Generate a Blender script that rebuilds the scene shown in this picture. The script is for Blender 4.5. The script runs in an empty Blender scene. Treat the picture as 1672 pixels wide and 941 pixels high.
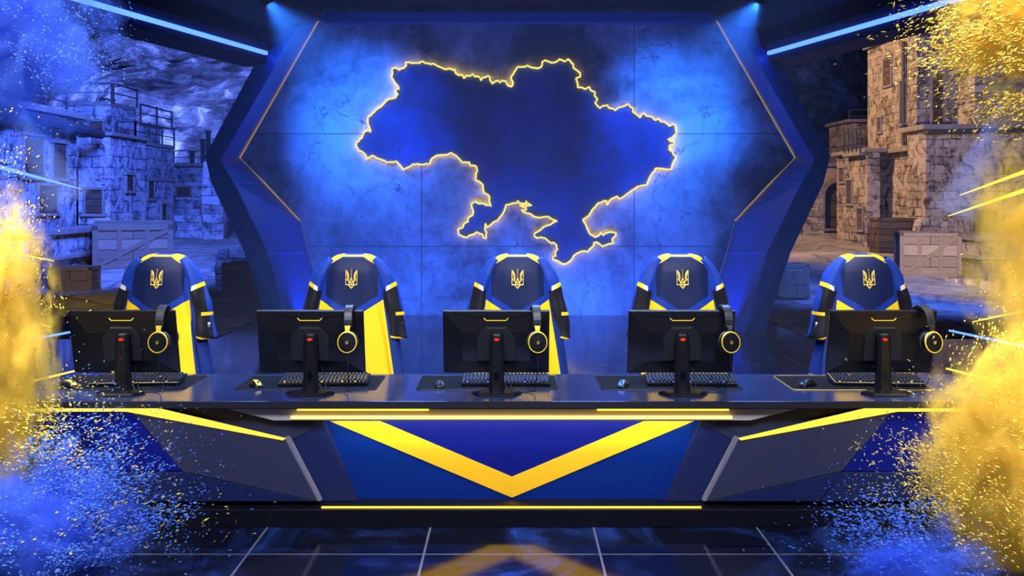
import bpy, bmesh, math, random
from mathutils import Vector, Matrix, noise
random.seed(7)
sc = bpy.context.scene
col = sc.collection

# ------------------------------------------------------------------ camera
F, CX, HY, H = 1508.0, 836.0, 325.0, 1.84       # focal length in pixels, vanishing point, eye height
def P(px, py, D):
    """point at distance D seen at pixel px, py of the 1672x941 frame"""
    return Vector(((px - CX) * D / F, D, H - (py - HY) * D / F))
cam = bpy.data.cameras.new('camera'); camo = bpy.data.objects.new('camera', cam); col.objects.link(camo)
camo.location = (0, 0, H); camo.rotation_euler = (math.pi / 2, 0, 0)
cam.sensor_width = 36; cam.lens = F / 1672 * 36
cam.shift_y = -(470.5 - HY) / 1672
cam.clip_end = 300
sc.camera = camo

# ------------------------------------------------------------------ view, world, lights
sc.view_settings.view_transform = 'Standard'; sc.view_settings.look = 'None'
sc.view_settings.gamma = 1; sc.view_settings.exposure = 0.0; sc.view_settings.use_curve_mapping = False
sc.cycles.volume_step_rate = 1.0
sc.cycles.volume_max_steps = 128
sc.cycles.max_bounces = 6; sc.cycles.volume_bounces = 3
sc.cycles.sample_clamp_indirect = 4

w = bpy.data.worlds.new('world'); sc.world = w; w.use_nodes = True
wn = w.node_tree; wn.nodes.clear()
wo = wn.nodes.new('ShaderNodeOutputWorld'); wb = wn.nodes.new('ShaderNodeBackground')
wt = wn.nodes.new('ShaderNodeTexCoord'); wx = wn.nodes.new('ShaderNodeSeparateXYZ')
wr = wn.nodes.new('ShaderNodeValToRGB')                 # dusk sky: pale at the horizon, deep blue above
wr.color_ramp.elements[0].position = 0.0; wr.color_ramp.elements[0].color = (0.16, 0.24, 0.80, 1)
wr.color_ramp.elements[1].position = 0.20; wr.color_ramp.elements[1].color = (0.010, 0.022, 0.16, 1)
e = wr.color_ramp.elements.new(0.09); e.color = (0.07, 0.11, 0.50, 1)
wn.links.new(wt.outputs['Generated'], wx.inputs[0]); wn.links.new(wx.outputs['Z'], wr.inputs[0])
wn.links.new(wr.outputs[0], wb.inputs[0]); wn.links.new(wb.outputs[0], wo.inputs[0]); wb.inputs[1].default_value = 0.07

def light(kind, name, loc, target, energy, color, size=1.0, size_y=None, spot=None, blend=0.5, shape=None):
    l = bpy.data.lights.new(name, kind); l.energy = energy; l.color = color
    if kind == 'AREA':
        l.shape = 'RECTANGLE'; l.size = size; l.size_y = size_y or size
    elif kind == 'SPOT':
        l.spot_size = math.radians(spot); l.spot_blend = blend; l.shadow_soft_size = size
    else:
        l.shadow_soft_size = size
    o = bpy.data.objects.new(name, l); col.objects.link(o); o.location = loc
    d = Vector(target) - Vector(loc); o.rotation_euler = d.to_track_quat('-Z', 'Y').to_euler()
    return o
BLUE = (0.06, 0.20, 1.0); PALE = (0.45, 0.6, 1.0); WARM = (1.0, 0.70, 0.38); WHITE = (1.0, 0.95, 0.9); YEL = (1.0, 0.72, 0.15)
SPOT_L, SPOT_R = P(436, 1, 11.0), P(1240, 1, 11.0)
light('SPOT', 'stage_spot_light', SPOT_L, P(590, 190, 14.3), 2800, (0.03, 0.20, 1.0), 0.05, spot=45, blend=0.9)
light('SPOT', 'stage_spot_light', SPOT_R, P(1100, 190, 14.3), 2800, (0.03, 0.20, 1.0), 0.05, spot=45, blend=0.9)
light('AREA', 'wall_wash_light', (0, 11.5, 4.75), (0, 14.6, 2.2), 18, (0.10, 0.20, 1.0), 6.0, 0.5)
light('AREA', 'wall_up_light', (0, 13.1, 0.12), (0, 14.6, 1.2), 230, (0.02, 0.14, 1.0), 6.0, 0.3)
k = light('AREA', 'key_light', (0, 1.2, 4.6), (0, 5.8, 0.5), 78, (0.86, 0.88, 1.0), 4.5, 1.2); k.data.spread = math.radians(72)
light('AREA', 'jersey_light', (0, 3.4, 4.9), (0, 6.6, 1.05), 42, (1.0, 0.92, 0.80), 6.0, 0.3).data.spread = math.radians(42)  # extra unseen lamp, added to brighten the jerseys' yellow
light('SPOT', 'shaft_light', P(1672, 60, 7.5), P(1556, 352, 7.5), 420, (0.15, 0.25, 1.0), 0.03, spot=11, blend=0.15)
light('SPOT', 'shaft_light', P(0, 90, 7.5), P(110, 352, 7.5), 420, (0.05, 0.22, 1.0), 0.03, spot=13, blend=0.15)
light('AREA', 'rim_light', (0, 8.3, 4.6), (0, 6.3, 1.0), 340, (0.26, 0.45, 1.0), 6.0, 0.6).data.spread = math.radians(120)
light('SPOT', 'town_light_blue', (-5.5, 15.5, 7.5), (-13, 30, 1.5), 25000, (0.06, 0.14, 1.0), 1.5, spot=95, blend=0.5)
light('SPOT', 'town_light_pale', (-6.5, 16, 9.0), (-12, 34, 1.0), 4200, (0.14, 0.22, 1.0), 0.8, spot=60, blend=0.6)
light('AREA', 'cliff_mist_fill', (-24, 50, 3.0), (-25, 61, 9), 20000, (0.14, 0.23, 1.0), 14, 1.0)  # unseen lamp, added to stand in for bright mist along the horizon
light('SPOT', 'town_light_warm', (1.5, 26.6, 9.5), (12.5, 30.5, 2.6), 9000, (1.0, 0.60, 0.27), 0.4, spot=96, blend=0.6)
light('SPOT', 'town_light_fill', (5.2, 13.2, 4.8), (10.5, 22, 0.3), 6500, (0.06, 0.16, 1.0), 0.8, spot=100, blend=0.7)
light('SPOT', 'side_light_yellow', (-5.4, 12.8, 1.6), (-9.2, 18.6, 0.0), 420, YEL, 0.2, spot=48, blend=0.8)
light('SPOT', 'side_light_yellow', (6.6, 13.5, 2.4), (13.0, 23, 0.9), 3500, YEL, 0.2, spot=70, blend=0.8)
for sx in (-1, 1):
    light('SPOT', 'powder_light', (sx * 2.75, 4.0, 3.9), (sx * 2.85, 4.75, 0.5), 1700, (1, 0.97, 0.92), 0.2, spot=36, blend=0.8)
    light('SPOT', 'powder_light', (sx * 3.5, 5.3, 6.3), (sx * 3.5, 6.2, 2.5), 2100, (1, 0.97, 0.92), 0.2, spot=42, blend=0.8)
light('AREA', 'floor_light_blue', (0, 2.4, 3.6), (0, 4.6, 0), 70, (0.08, 0.25, 1.0), 5.0, 0.6).data.spread = math.radians(110)

# ------------------------------------------------------------------ node helpers
class NT:
    def __init__(s, name):
        s.m = bpy.data.materials.new(name); s.m.use_nodes = True; s.t = s.m.node_tree
        s.t.nodes.clear(); s.out = s.t.nodes.new('ShaderNodeOutputMaterial')
    def n(s, typ, **kw):
        x = s.t.nodes.new(typ)
        for k, v in kw.items(): setattr(x, k, v)
        return x
    def ln(s, a, b): s.t.links.new(a, b)
    def sock(s, inp, v):
        if isinstance(v, bpy.types.NodeSocket): s.ln(v, inp)
        elif v is not None: inp.default_value = v
    def ma(s, op, a, b=None, c=None):
        x = s.n('ShaderNodeMath', operation=op)
        s.sock(x.inputs[0], a); s.sock(x.inputs[1], b)
        if c is not None: s.sock(x.inputs[2], c)
        return x.outputs[0]
    def mix(s, f, a, b):
        x = s.n('ShaderNodeMix', data_type='RGBA')
        s.sock(x.inputs[0], f)
        s.sock(x.inputs[6], a if isinstance(a, bpy.types.NodeSocket) else (*a, 1)[:4])
        s.sock(x.inputs[7], b if isinstance(b, bpy.types.NodeSocket) else (*b, 1)[:4])
        return x.outputs[2]
    def coords(s, which='Object'):
        return s.n('ShaderNodeTexCoord').outputs[which]
    def noise(s, co, scale, detail=4, rough=0.55, dist=0.0):
        x = s.n('ShaderNodeTexNoise'); s.ln(co, x.inputs['Vector']); x.inputs['Scale'].default_value = scale
        x.inputs['Detail'].default_value = detail; x.inputs['Roughness'].default_value = rough; x.inputs['Distortion'].default_value = dist
        return x.outputs[0]
    def ramp(s, f, stops):
        x = s.n('ShaderNodeValToRGB'); r = x.color_ramp
        while len(r.elements) < len(stops): r.elements.new(0.5)
        for e, (p, c) in zip(r.elements, stops): e.position = p; e.color = (*c, 1)
        s.sock(x.inputs[0], f); return x.outputs[0]
    def bump(s, h, strength=0.3, dist=0.02):
        x = s.n('ShaderNodeBump'); x.inputs['Strength'].default_value = strength; x.inputs['Distance'].default_value = dist
        s.ln(h, x.inputs['Height']); return x.outputs[0]
    def pbr(s, colr, rough=0.5, metal=0.0, normal=None, emis=None, estr=0.0, spec=0.5, sheen=0.0, coat=0.0):
        b = s.n('ShaderNodeBsdfPrincipled')
        s.sock(b.inputs['Base Color'], colr if isinstance(colr, bpy.types.NodeSocket) else (*colr, 1)[:4])
        s.sock(b.inputs['Roughness'], rough); s.sock(b.inputs['Metallic'], metal)
        b.inputs['Specular IOR Level'].default_value = spec
        b.inputs['Sheen Weight'].default_value = sheen; b.inputs['Coat Weight'].default_value = coat
        if normal is not None: s.ln(normal, b.inputs['Normal'])
        if emis is not None:
            b.inputs['Emission Color'].default_value = (*emis, 1); b.inputs['Emission Strength'].default_value = estr
        s.ln(b.outputs[0], s.out.inputs['Surface']); return s.m

def plain(name, c, rough=0.5, metal=0.0, grain=0.06, scale=60, spec=0.5, coat=0.0, bstr=0.05):
    t = NT(name); co = t.coords(); f = t.noise(co, scale, 3)
    c2 = t.mix(f, tuple(max(0, v * (1 - grain * 2)) for v in c), tuple(min(1, v * (1 + grain * 2)) for v in c))
    r = t.ma('MULTIPLY_ADD', f, 0.12, rough - 0.06)
    return t.pbr(c2, r, metal, t.bump(f, bstr, 0.002), spec=spec, coat=coat)
def glow(name, c, s):
    t = NT(name); e = t.n('ShaderNodeEmission'); e.inputs[0].default_value = (*c, 1); e.inputs[1].default_value = s
    t.ln(e.outputs[0], t.out.inputs['Surface']); return t.m

# ------------------------------------------------------------------ mesh helpers
class MB:
    def __init__(s): s.v = []; s.f = []; s.mi = []; s.cur = 0
    def add(s, vs, fs):
        o = len(s.v); s.v += [tuple(v) for v in vs]
        for f in fs: s.f.append([i + o for i in f]); s.mi.append(s.cur)
        return s
    def box(s, c, d, rz=0, taper=1.0, rot=None):
        R = rot or Matrix.Rotation(rz, 3, 'Z'); vs = []
        for sz in (-1, 1):
            k = taper if sz > 0 else 1
            for sx, sy in ((-1, -1), (1, -1), (1, 1), (-1, 1)):
                vs.append(Vector(c) + R @ Vector((sx * d[0] / 2 * k, sy * d[1] / 2 * k, sz * d[2] / 2)))
        return s.add(vs, [(3, 2, 1, 0), (4, 5, 6, 7), (0, 1, 5, 4), (1, 2, 6, 5), (2, 3, 7, 6), (3, 0, 4, 7)])
    def bar(s, a, b, wx, wz=None):
        a, b = Vector(a), Vector(b); d = b - a; wz = wz or wx
        R = d.to_track_quat('X', 'Z').to_matrix()
        return s.box((a + b) / 2, (d.length, wx, wz), rot=R)
    def prism(s, poly, off):
        n = len(poly); off = Vector(off); a = [Vector(p) for p in poly]; b = [p + off for p in a]
        return s.add(a + b, [tuple(range(n)), tuple(range(2 * n - 1, n - 1, -1))] + [(i, i + n, (i + 1) % n + n, (i + 1) % n) for i in range(n)])
    def loft(s, rings, cap=True, closed=True):
        n = len(rings[0]); vs = [p for r in rings for p in r]; fs = []
        for k in range(len(rings) - 1):
            for i in range(n if closed else n - 1):
                j = (i + 1) % n
                fs.append((k * n + i, k * n + j, (k + 1) * n + j, (k + 1) * n + i))
        if cap:
            fs.append(tuple(range(n - 1, -1, -1))); fs.append(tuple(range((len(rings) - 1) * n, len(rings) * n)))
        return s.add(vs, fs)
    def tube(s, path, r, n=8, closed=False):
        path = [Vector(p) for p in path]; rr = r if isinstance(r, (list, tuple)) else [r] * len(path); rings = []; N = len(path)
        up = Vector((0, 0, 1))
        for i, p in enumerate(path):
            if closed: t = path[(i + 1) % N] - path[i - 1]
            else: t = path[min(i + 1, N - 1)] - path[max(i - 1, 0)]
            t.normalize()
            a = t.cross(up) if abs(t.dot(up)) < 0.95 else t.cross(Vector((0, 1, 0))); a.normalize(); b = a.cross(t)
            rings.append([p + (a * math.cos(q) + b * math.sin(q)) * rr[i] for q in [2 * math.pi * k / n for k in range(n)]])
        if closed: rings.append(rings[0])
        return s.loft(rings, cap=not closed)
    def lathe(s, prof, c=(0, 0, 0), axis='Z', n=24):
        rings = []
        for r, h in prof:
            ring = []
            for k in range(n):
                q = 2 * math.pi * k / n; x, y = r * math.cos(q), r * math.sin(q)
                p = {'Z': (x, y, h), 'Y': (x, h, y), 'X': (h, x, y)}[axis]
                ring.append(Vector(c) + Vector(p))
            rings.append(ring)
        return s.loft(rings)
    def build(s, name, mat, parent=None, bevel=0, smooth=False, sub=0, loc=None, rot=None):
        me = bpy.data.meshes.new(name); me.from_pydata(s.v, [], s.f)
        bm = bmesh.new(); bm.from_mesh(me); bmesh.ops.recalc_face_normals(bm, faces=bm.faces)
        uv = bm.loops.layers.uv.new('UVMap')
        for f in bm.faces:
            nx, ny, nz = (abs(c) for c in f.normal)
            for l in f.loops:
                x, y, z = l.vert.co
                l[uv].uv = (x, y) if nz >= nx and nz >= ny else ((y, z) if nx > ny else (x, z))
        bm.to_mesh(me); bm.free()
        mats = mat if isinstance(mat, (list, tuple)) else [mat]
        for m in mats: me.materials.append(m)
        if len(mats) > 1: me.polygons.foreach_set('material_index', s.mi)
        if smooth: me.polygons.foreach_set('use_smooth', [True] * len(me.polygons))
        o = bpy.data.objects.new(name, me); col.objects.link(o)
        if parent: o.parent = parent
        if loc is not None: o.location = loc
        if rot is not None: o.rotation_euler = rot
        if bevel:
            b = o.modifiers.new('bevel', 'BEVEL'); b.width = bevel; b.segments = 2; b.limit_method = 'ANGLE'; b.angle_limit = math.radians(35)
        if sub:
            q = o.modifiers.new('sub', 'SUBSURF'); q.levels = sub; q.render_levels = sub
        return o
def tag(o, label=None, cat=None, group=None, kind=None):
    if label: o['label'] = label
    if cat: o['category'] = cat
    if group: o['group'] = group
    if kind: o['kind'] = kind
    return o
def thing(name, label, cat, loc, rz=0, group=None):
    o = bpy.data.objects.new(name, None); col.objects.link(o); o.location = loc; o.rotation_euler = (0, 0, rz)
    o.empty_display_size = 0.1
    return tag(o, label, cat, group)
def copy_tree(o, parent=None):
    c = o.copy(); col.objects.link(c)
    if parent: c.parent = parent
    for ch in o.children: copy_tree(ch, c)
    return c
def smoothstep(a, b, x):
    t = max(0.0, min(1.0, (x - a) / (b - a))); return t * t * (3 - 2 * t)
def interp(x, pts):
    for (a, va), (b, vb) in zip(pts, pts[1:]):
        if x <= b: return va + (vb - va) * max(0, (x - a) / (b - a))
    return pts[-1][1]
# ------------------------------------------------------------------ materials
def m_floor():
    t = NT('stage_floor'); co = t.coords(); xyz = t.n('ShaderNodeSeparateXYZ'); t.ln(co, xyz.inputs[0])
    def line(s, off):
        f = t.ma('FRACT', t.ma('DIVIDE', t.ma('ADD', s, off), 0.913))
        d = t.ma('ABSOLUTE', t.ma('SUBTRACT', f, 0.5))
        return t.ma('GREATER_THAN', d, 0.5 - 0.0065)
    l = t.ma('MAXIMUM', line(xyz.outputs[0], 0.4565 + 9.13), line(xyz.outputs[1], -4.78 + 9.13))
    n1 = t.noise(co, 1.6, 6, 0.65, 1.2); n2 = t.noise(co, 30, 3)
    base = t.ramp(n1, [(0.47, (0.0025, 0.0035, 0.009)), (0.56, (0.007, 0.015, 0.05)), (0.66, (0.020, 0.060, 0.24))])  # blue sheen of reflected stage light painted into the tile colour
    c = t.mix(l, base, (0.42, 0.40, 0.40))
    r = t.ma('MULTIPLY_ADD', n1, 0.17, 0.015)
    r = t.ma('ADD', r, t.ma('MULTIPLY', l, 0.12))
    h = t.ma('SUBTRACT', t.ma('MULTIPLY', n1, 0.5), t.ma('MULTIPLY', l, 0.4))
    return t.pbr(c, r, t.ma('MULTIPLY', l, 0.6), t.bump(h, 0.12, 0.01), spec=1.0)
def m_concrete(name, dark, light_, seams=True, rough=0.75):
    t = NT(name); co = t.coords()
    a = t.noise(co, 0.55, 8, 0.62, 0.6); b = t.noise(co, 5.0, 8, 0.7, 0.4); c_ = t.noise(co, 40, 4)
    f = t.ma('ADD', t.ma('MULTIPLY', a, 0.72), t.ma('MULTIPLY', b, 0.28))
    c = t.ramp(f, [(0.39, dark), (0.50, tuple((x + y) / 2 for x, y in zip(dark, light_))), (0.61, light_)])
    vo = t.n('ShaderNodeTexVoronoi', feature='DISTANCE_TO_EDGE'); vo.inputs['Scale'].default_value = 0.8
    warp = t.n('ShaderNodeVectorMath', operation='ADD'); nz = t.n('ShaderNodeTexNoise'); nz.inputs['Scale'].default_value = 2.2; nz.inputs['Detail'].default_value = 6
    t.ln(co, nz.inputs['Vector']); t.ln(co, warp.inputs[0])
    sc_ = t.n('ShaderNodeVectorMath', operation='SCALE'); t.ln(nz.outputs['Color'], sc_.inputs[0]); sc_.inputs['Scale'].default_value = 0.9
    t.ln(sc_.outputs[0], warp.inputs[1]); t.ln(warp.outputs[0], vo.inputs['Vector'])
    crack = t.ma('LESS_THAN', vo.outputs['Distance'], 0.006)
    crack = t.ma('MULTIPLY', crack, t.ma('GREATER_THAN', a, 0.53))
    hgt = t.ma('ADD', t.ma('MULTIPLY', b, 0.9), t.ma('MULTIPLY', c_, 0.15))
    if seams:
        x = t.n('ShaderNodeSeparateXYZ'); t.ln(co, x.inputs[0])
        def seam(s, period, off, wd):
            q = t.ma('FRACT', t.ma('DIVIDE', t.ma('ADD', s, off), period)); d = t.ma('ABSOLUTE', t.ma('SUBTRACT', q, 0.5))
            return t.ma('GREATER_THAN', d, 0.5 - wd / period)
        s1 = t.ma('MAXIMUM', seam(x.outputs[0], 3.36, 1.43 + 33.6, 0.009), seam(x.outputs[2], 1.78, 0.75 - 0.06, 0.009))
        crack = t.ma('MAXIMUM', crack, s1)
    c = t.mix(t.ma('MULTIPLY', crack, 0.75), c, (0.02, 0.02, 0.03))
    hgt = t.ma('SUBTRACT', hgt, t.ma('MULTIPLY', crack, 0.6))
    return t.pbr(c, rough, 0, t.bump(hgt, 0.55, 0.03), spec=0.3)
def m_stone(name, dark, light_, bw=0.62, bh=0.3, mortar=0.012):
    t = NT(name); uv = t.coords('UV'); co = t.coords()
    br = t.n('ShaderNodeTexBrick'); 
    nz = t.n('ShaderNodeTexNoise'); nz.inputs['Scale'].default_value = 1.7; nz.inputs['Detail'].default_value = 4; t.ln(co, nz.inputs['Vector'])
    sc_ = t.n('ShaderNodeVectorMath', operation='SCALE'); t.ln(nz.outputs['Color'], sc_.inputs[0]); sc_.inputs['Scale'].default_value = 0.12
    ad = t.n('ShaderNodeVectorMath', operation='ADD'); t.ln(uv, ad.inputs[0]); t.ln(sc_.outputs[0], ad.inputs[1]); t.ln(ad.outputs[0], br.inputs['Vector'])
    br.inputs['Scale'].default_value = 1; br.inputs['Mortar Size'].default_value = mortar; br.inputs['Brick Width'].default_value = bw; br.inputs['Row Height'].default_value = bh
    br.inputs['Color1'].default_value = (*dark, 1); br.inputs['Color2'].default_value = (*light_, 1); br.inputs['Mortar'].default_value = (*[x * 0.25 for x in dark], 1)
    br.inputs['Mortar Smooth'].default_value = 0.3
    a = t.noise(co, 0.9, 8, 0.7, 0.5); pl = t.ramp(a, [(0.47, (0, 0, 0)), (0.53, (1, 1, 1))])   # rendered plaster fallen off in patches
    plc = t.mix(t.noise(co, 6, 6, 0.7), tuple(x * 0.75 for x in light_), tuple(min(1, x * 1.15) for x in light_))
    c = t.mix(t.ma('MULTIPLY', pl, 0.85), br.outputs['Color'], plc)
    st = t.ramp(t.noise(co, 2.6, 6, 0.75, 1.0), [(0.38, (0.05, 0.05, 0.05)), (0.52, (1, 1, 1))])   # weather stains
    mx = t.n('ShaderNodeMix', data_type='RGBA', blend_type='MULTIPLY'); mx.inputs[0].default_value = 0.88; t.ln(c, mx.inputs[6]); t.ln(st, mx.inputs[7])
    hg = t.ma('ADD', t.ma('MULTIPLY', br.outputs['Fac'], -0.6), t.ma('ADD', t.ma('MULTIPLY', pl, 0.25), t.noise(co, 9, 6, 0.7)))
    return t.pbr(mx.outputs[2], 0.9, 0, t.bump(hg, 0.8, 0.05), spec=0.15)
def m_wood(name, dark, light_, plank=0.24):
    t = NT(name); uv = t.coords('UV'); co = t.coords()
    br = t.n('ShaderNodeTexBrick'); t.ln(uv, br.inputs['Vector']); br.inputs['Scale'].default_value = 1
    br.inputs['Brick Width'].default_value = 60; br.inputs['Row Height'].default_value = plank; br.inputs['Mortar Size'].default_value = 0.008
    br.inputs['Color1'].default_value = (*dark, 1); br.inputs['Color2'].default_value = (*light_, 1); br.inputs['Mortar'].default_value = (*[x * 0.15 for x in dark], 1)
    mp = t.n('ShaderNodeMapping'); mp.inputs['Scale'].default_value = (1.5, 1.5, 9); t.ln(co, mp.inputs[0])
    g = t.noise(mp.outputs[0], 2.2, 8, 0.7, 1.5)
    c = t.mix(t.ma('MULTIPLY', g, 0.8), br.outputs['Color'], tuple(x * 0.35 for x in dark))
    return t.pbr(c, 0.8, 0, t.bump(t.ma('ADD', g, t.ma('MULTIPLY', br.outputs['Fac'], -0.8)), 0.6, 0.02), spec=0.2)
def m_ground():
    t = NT('dusty_ground'); co = t.coords()
    a = t.noise(co, 0.22, 8, 0.65, 0.8); b = t.noise(co, 2.2, 8, 0.75, 0.5)
    vo = t.n('ShaderNodeTexVoronoi', feature='DISTANCE_TO_EDGE'); vo.inputs['Scale'].default_value = 0.75; t.ln(co, vo.inputs['Vector'])
    sl = t.ramp(vo.outputs['Distance'], [(0.0, (0.25, 0.25, 0.25)), (0.05, (1, 1, 1))])
    c = t.ramp(t.ma('ADD', t.ma('MULTIPLY', a, 0.6), t.ma('MULTIPLY', b, 0.4)), [(0.38, (0.10, 0.09, 0.08)), (0.6, (0.42, 0.38, 0.33))])
    mx = t.n('ShaderNodeMix', data_type='RGBA', blend_type='MULTIPLY'); mx.inputs[0].default_value = 0.7; t.ln(c, mx.inputs[6]); t.ln(sl, mx.inputs[7])
    return t.pbr(mx.outputs[2], 0.85, 0, t.bump(t.ma('ADD', b, t.ma('MULTIPLY', sl, 0.5)), 0.7, 0.06), spec=0.2)
def m_rock():
    t = NT('cliff_rock'); co = t.coords()
    a = t.noise(co, 0.16, 10, 0.68, 1.4); b = t.noise(co, 0.9, 8, 0.7, 0.8)
    f = t.ma('ADD', t.ma('MULTIPLY', a, 0.65), t.ma('MULTIPLY', b, 0.35))
    c = t.ramp(f, [(0.40, (0.02, 0.022, 0.03)), (0.52, (0.10, 0.10, 0.12)), (0.62, (0.42, 0.42, 0.46))])
    return t.pbr(c, 0.9, 0, t.bump(f, 1.0, 0.8), spec=0.1)
M = {}
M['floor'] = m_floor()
M['wall'] = m_concrete('wall_concrete', (0.025, 0.035, 0.06), (0.36, 0.42, 0.56))
M['map'] = m_concrete('map_painted_concrete', (0.001, 0.007, 0.04), (0.003, 0.045, 0.26), seams=False)
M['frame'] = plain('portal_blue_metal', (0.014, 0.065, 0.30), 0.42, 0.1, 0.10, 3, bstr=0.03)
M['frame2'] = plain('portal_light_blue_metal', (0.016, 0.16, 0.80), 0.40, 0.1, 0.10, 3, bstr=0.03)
M['dark'] = plain('ceiling_black_metal', (0.006, 0.007, 0.012), 0.6, 0.0, spec=0.15)
M['ceil2'] = plain('ceiling_navy_metal', (0.005, 0.008, 0.030), 0.6, 0.0, spec=0.15)
M['gold'] = plain('gold_edge_metal', (0.95, 0.60, 0.12), 0.35, 0.15)
M['silver'] = plain('silver_edge_metal', (0.24, 0.22, 0.24), 0.4, 0.25)
M['goldglow'] = glow('gold_trim_painted_glow', (0.55, 0.37, 0.10), 0.55)  # emission added so the edge trim reads gold under blue light
M['neon'] = glow('neon_yellow', (1.0, 0.74, 0.13), 1.45); M['halo'] = glow('added_halo_yellow', (1.0, 0.58, 0.06), 17.0)
M['led'] = glow('led_yellow', (1.0, 0.64, 0.055), 1.7)
M['led_hot'] = glow('led_yellow_bright', (1.0, 0.70, 0.16), 2.6)
M['ledblue'] = glow('led_blue', (0.055, 0.15, 1.0), 3.8)
M['beam_blue'] = glow('beam_blue', (0.09, 0.22, 1.0), 2.6)
M['beam_yel'] = glow('beam_yellow', (1.0, 0.66, 0.06), 2.2)
M['top'] = plain('desk_top_satin', (0.045, 0.062, 0.15), 0.17, 0.5, 0.12, 9, spec=1.0, bstr=0.01)
M['gray'] = plain('desk_gray_panel', (0.030, 0.032, 0.056), 0.5, 0.0, 0.06, 14, spec=0.35, bstr=0.01)
M['gray2'] = plain('desk_gray_facet', (0.024, 0.026, 0.050), 0.48, 0.0, 0.06, 14, spec=0.35, bstr=0.01)
M['soffit'] = plain('soffit_warm_gray', (0.42, 0.36, 0.30), 0.5)
M['navy'] = plain('desk_navy_panel', (0.009, 0.015, 0.058), 0.45, 0.0, 0.06, 14, spec=0.3, bstr=0.01)
M['royal'] = plain('desk_royal_panel', (0.003, 0.007, 0.12), 0.5, 0.0, 0.06, 14, spec=0.15, bstr=0.01)
M['royal2'] = plain('desk_blue_panel', (0.001, 0.018, 0.13), 0.5, 0.0, 0.05, 14, spec=0.12, bstr=0.01)
M['yellow'] = plain('yellow_panel', (0.92, 0.48, 0.010), 0.5, 0.0, 0.02, 14, spec=0.2, bstr=0.0)
M['blackp'] = plain('black_plastic', (0.006, 0.006, 0.007), 0.36, 0.0, 0.15, 120, spec=0.35)
M['blackm'] = plain('black_matte', (0.006, 0.006, 0.007), 0.6, 0.0, 0.15, 120)
M['blackg'] = plain('dark_gloss', (0.004, 0.004, 0.006), 0.4, 0.0, 0.1, 60, spec=0.25)
M['mat'] = plain('mousepad_cloth', (0.007, 0.007, 0.008), 0.8, 0, 0.2, 300, spec=0.08)
M['screen'] = plain('screen_glass', (0.004, 0.004, 0.005), 0.12, 0, 0.02, 5)
M['yelp'] = plain('yellow_plastic', (1.0, 0.62, 0.03), 0.32, 0.25, 0.03, 40)
M['chrome'] = plain('polished_metal', (0.62, 0.63, 0.68), 0.22, 1.0)
M['leather'] = plain('black_leather', (0.015, 0.015, 0.018), 0.42, 0, 0.2, 150, bstr=0.2)
M['red'] = glow('red_emblem_light', (1.0, 0.05, 0.02), 0.9)
M['keyglow'] = glow('key_backlight', (1.0, 0.62, 0.14), 1.0)
M['keyblue'] = glow('key_backlight_blue', (0.25, 0.33, 1.0), 0.7)
M['monled'] = glow('monitor_light_bar', (1.0, 0.62, 0.04), 1.7)
M['stone_w'] = m_stone('sandstone_blocks', (0.20, 0.165, 0.125), (0.42, 0.35, 0.27), 0.46, 0.23)
M['stone_b'] = m_stone('plastered_stone', (0.20, 0.20, 0.21), (0.46, 0.46, 0.47), 0.6, 0.3)
M['wood'] = m_wood('old_crate_wood', (0.20, 0.15, 0.10), (0.40, 0.31, 0.21))
M['woodf'] = m_wood('crate_frame_wood', (0.20, 0.15, 0.10), (0.34, 0.26, 0.17), 5.0)
M['woodd'] = m_wood('dark_door_wood', (0.09, 0.06, 0.04), (0.16, 0.11, 0.07), 0.18)
M['iron'] = plain('rusted_iron', (0.05, 0.048, 0.05), 0.7, 0.3, 0.2, 12)
M['trimst'] = plain('stone_trim', (0.20, 0.175, 0.145), 0.85, 0, 0.25, 5, bstr=0.4)
M['ground'] = m_ground(); M['rock'] = m_rock()

# ------------------------------------------------------------------ setting: floor, wall, ceiling, portal
def struct(o): o['kind'] = 'structure'; return o
WX = (845 - CX) * 14.5 / F         # the back wall sits a touch right of the desk's centre
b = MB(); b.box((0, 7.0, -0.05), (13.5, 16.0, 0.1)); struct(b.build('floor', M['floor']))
hexl = [(510, 8), (378, 258), (420, 318), (476, 366), (489, 414), (520, 519)]
b = MB(); b.prism([P(x, y, 14.6) for x, y in hexl] + [P(1690 - x, y, 14.6) for x, y in hexl[::-1]], (0, 0.3, 0)); struct(b.build('wall_back', M['wall']))
b = MB(); b.box((0, 10.6, 5.05), (9.0, 8.6, 0.16)); struct(b.build('ceiling', M['dark']))
def mirror(px): return 1690 - px
O_ = [(452, 40, 13.2), (335, 255, 12.9), (346, 300, 12.9), (375, 361, 12.9), (399, 411, 12.9), (441, 538, 12.9)]
M_ = [(486, 44, 13.0), (360, 262, 12.75), (383, 300, 12.7), (412, 360, 12.7), (438, 413, 12.75), (476, 545, 12.6)]
I_ = [(524, 24, 14.45), (390, 258, 14.45), (431, 300, 14.45), (488, 361, 14.45), (501, 414, 14.45), (536, 517, 14.45)]
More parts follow.
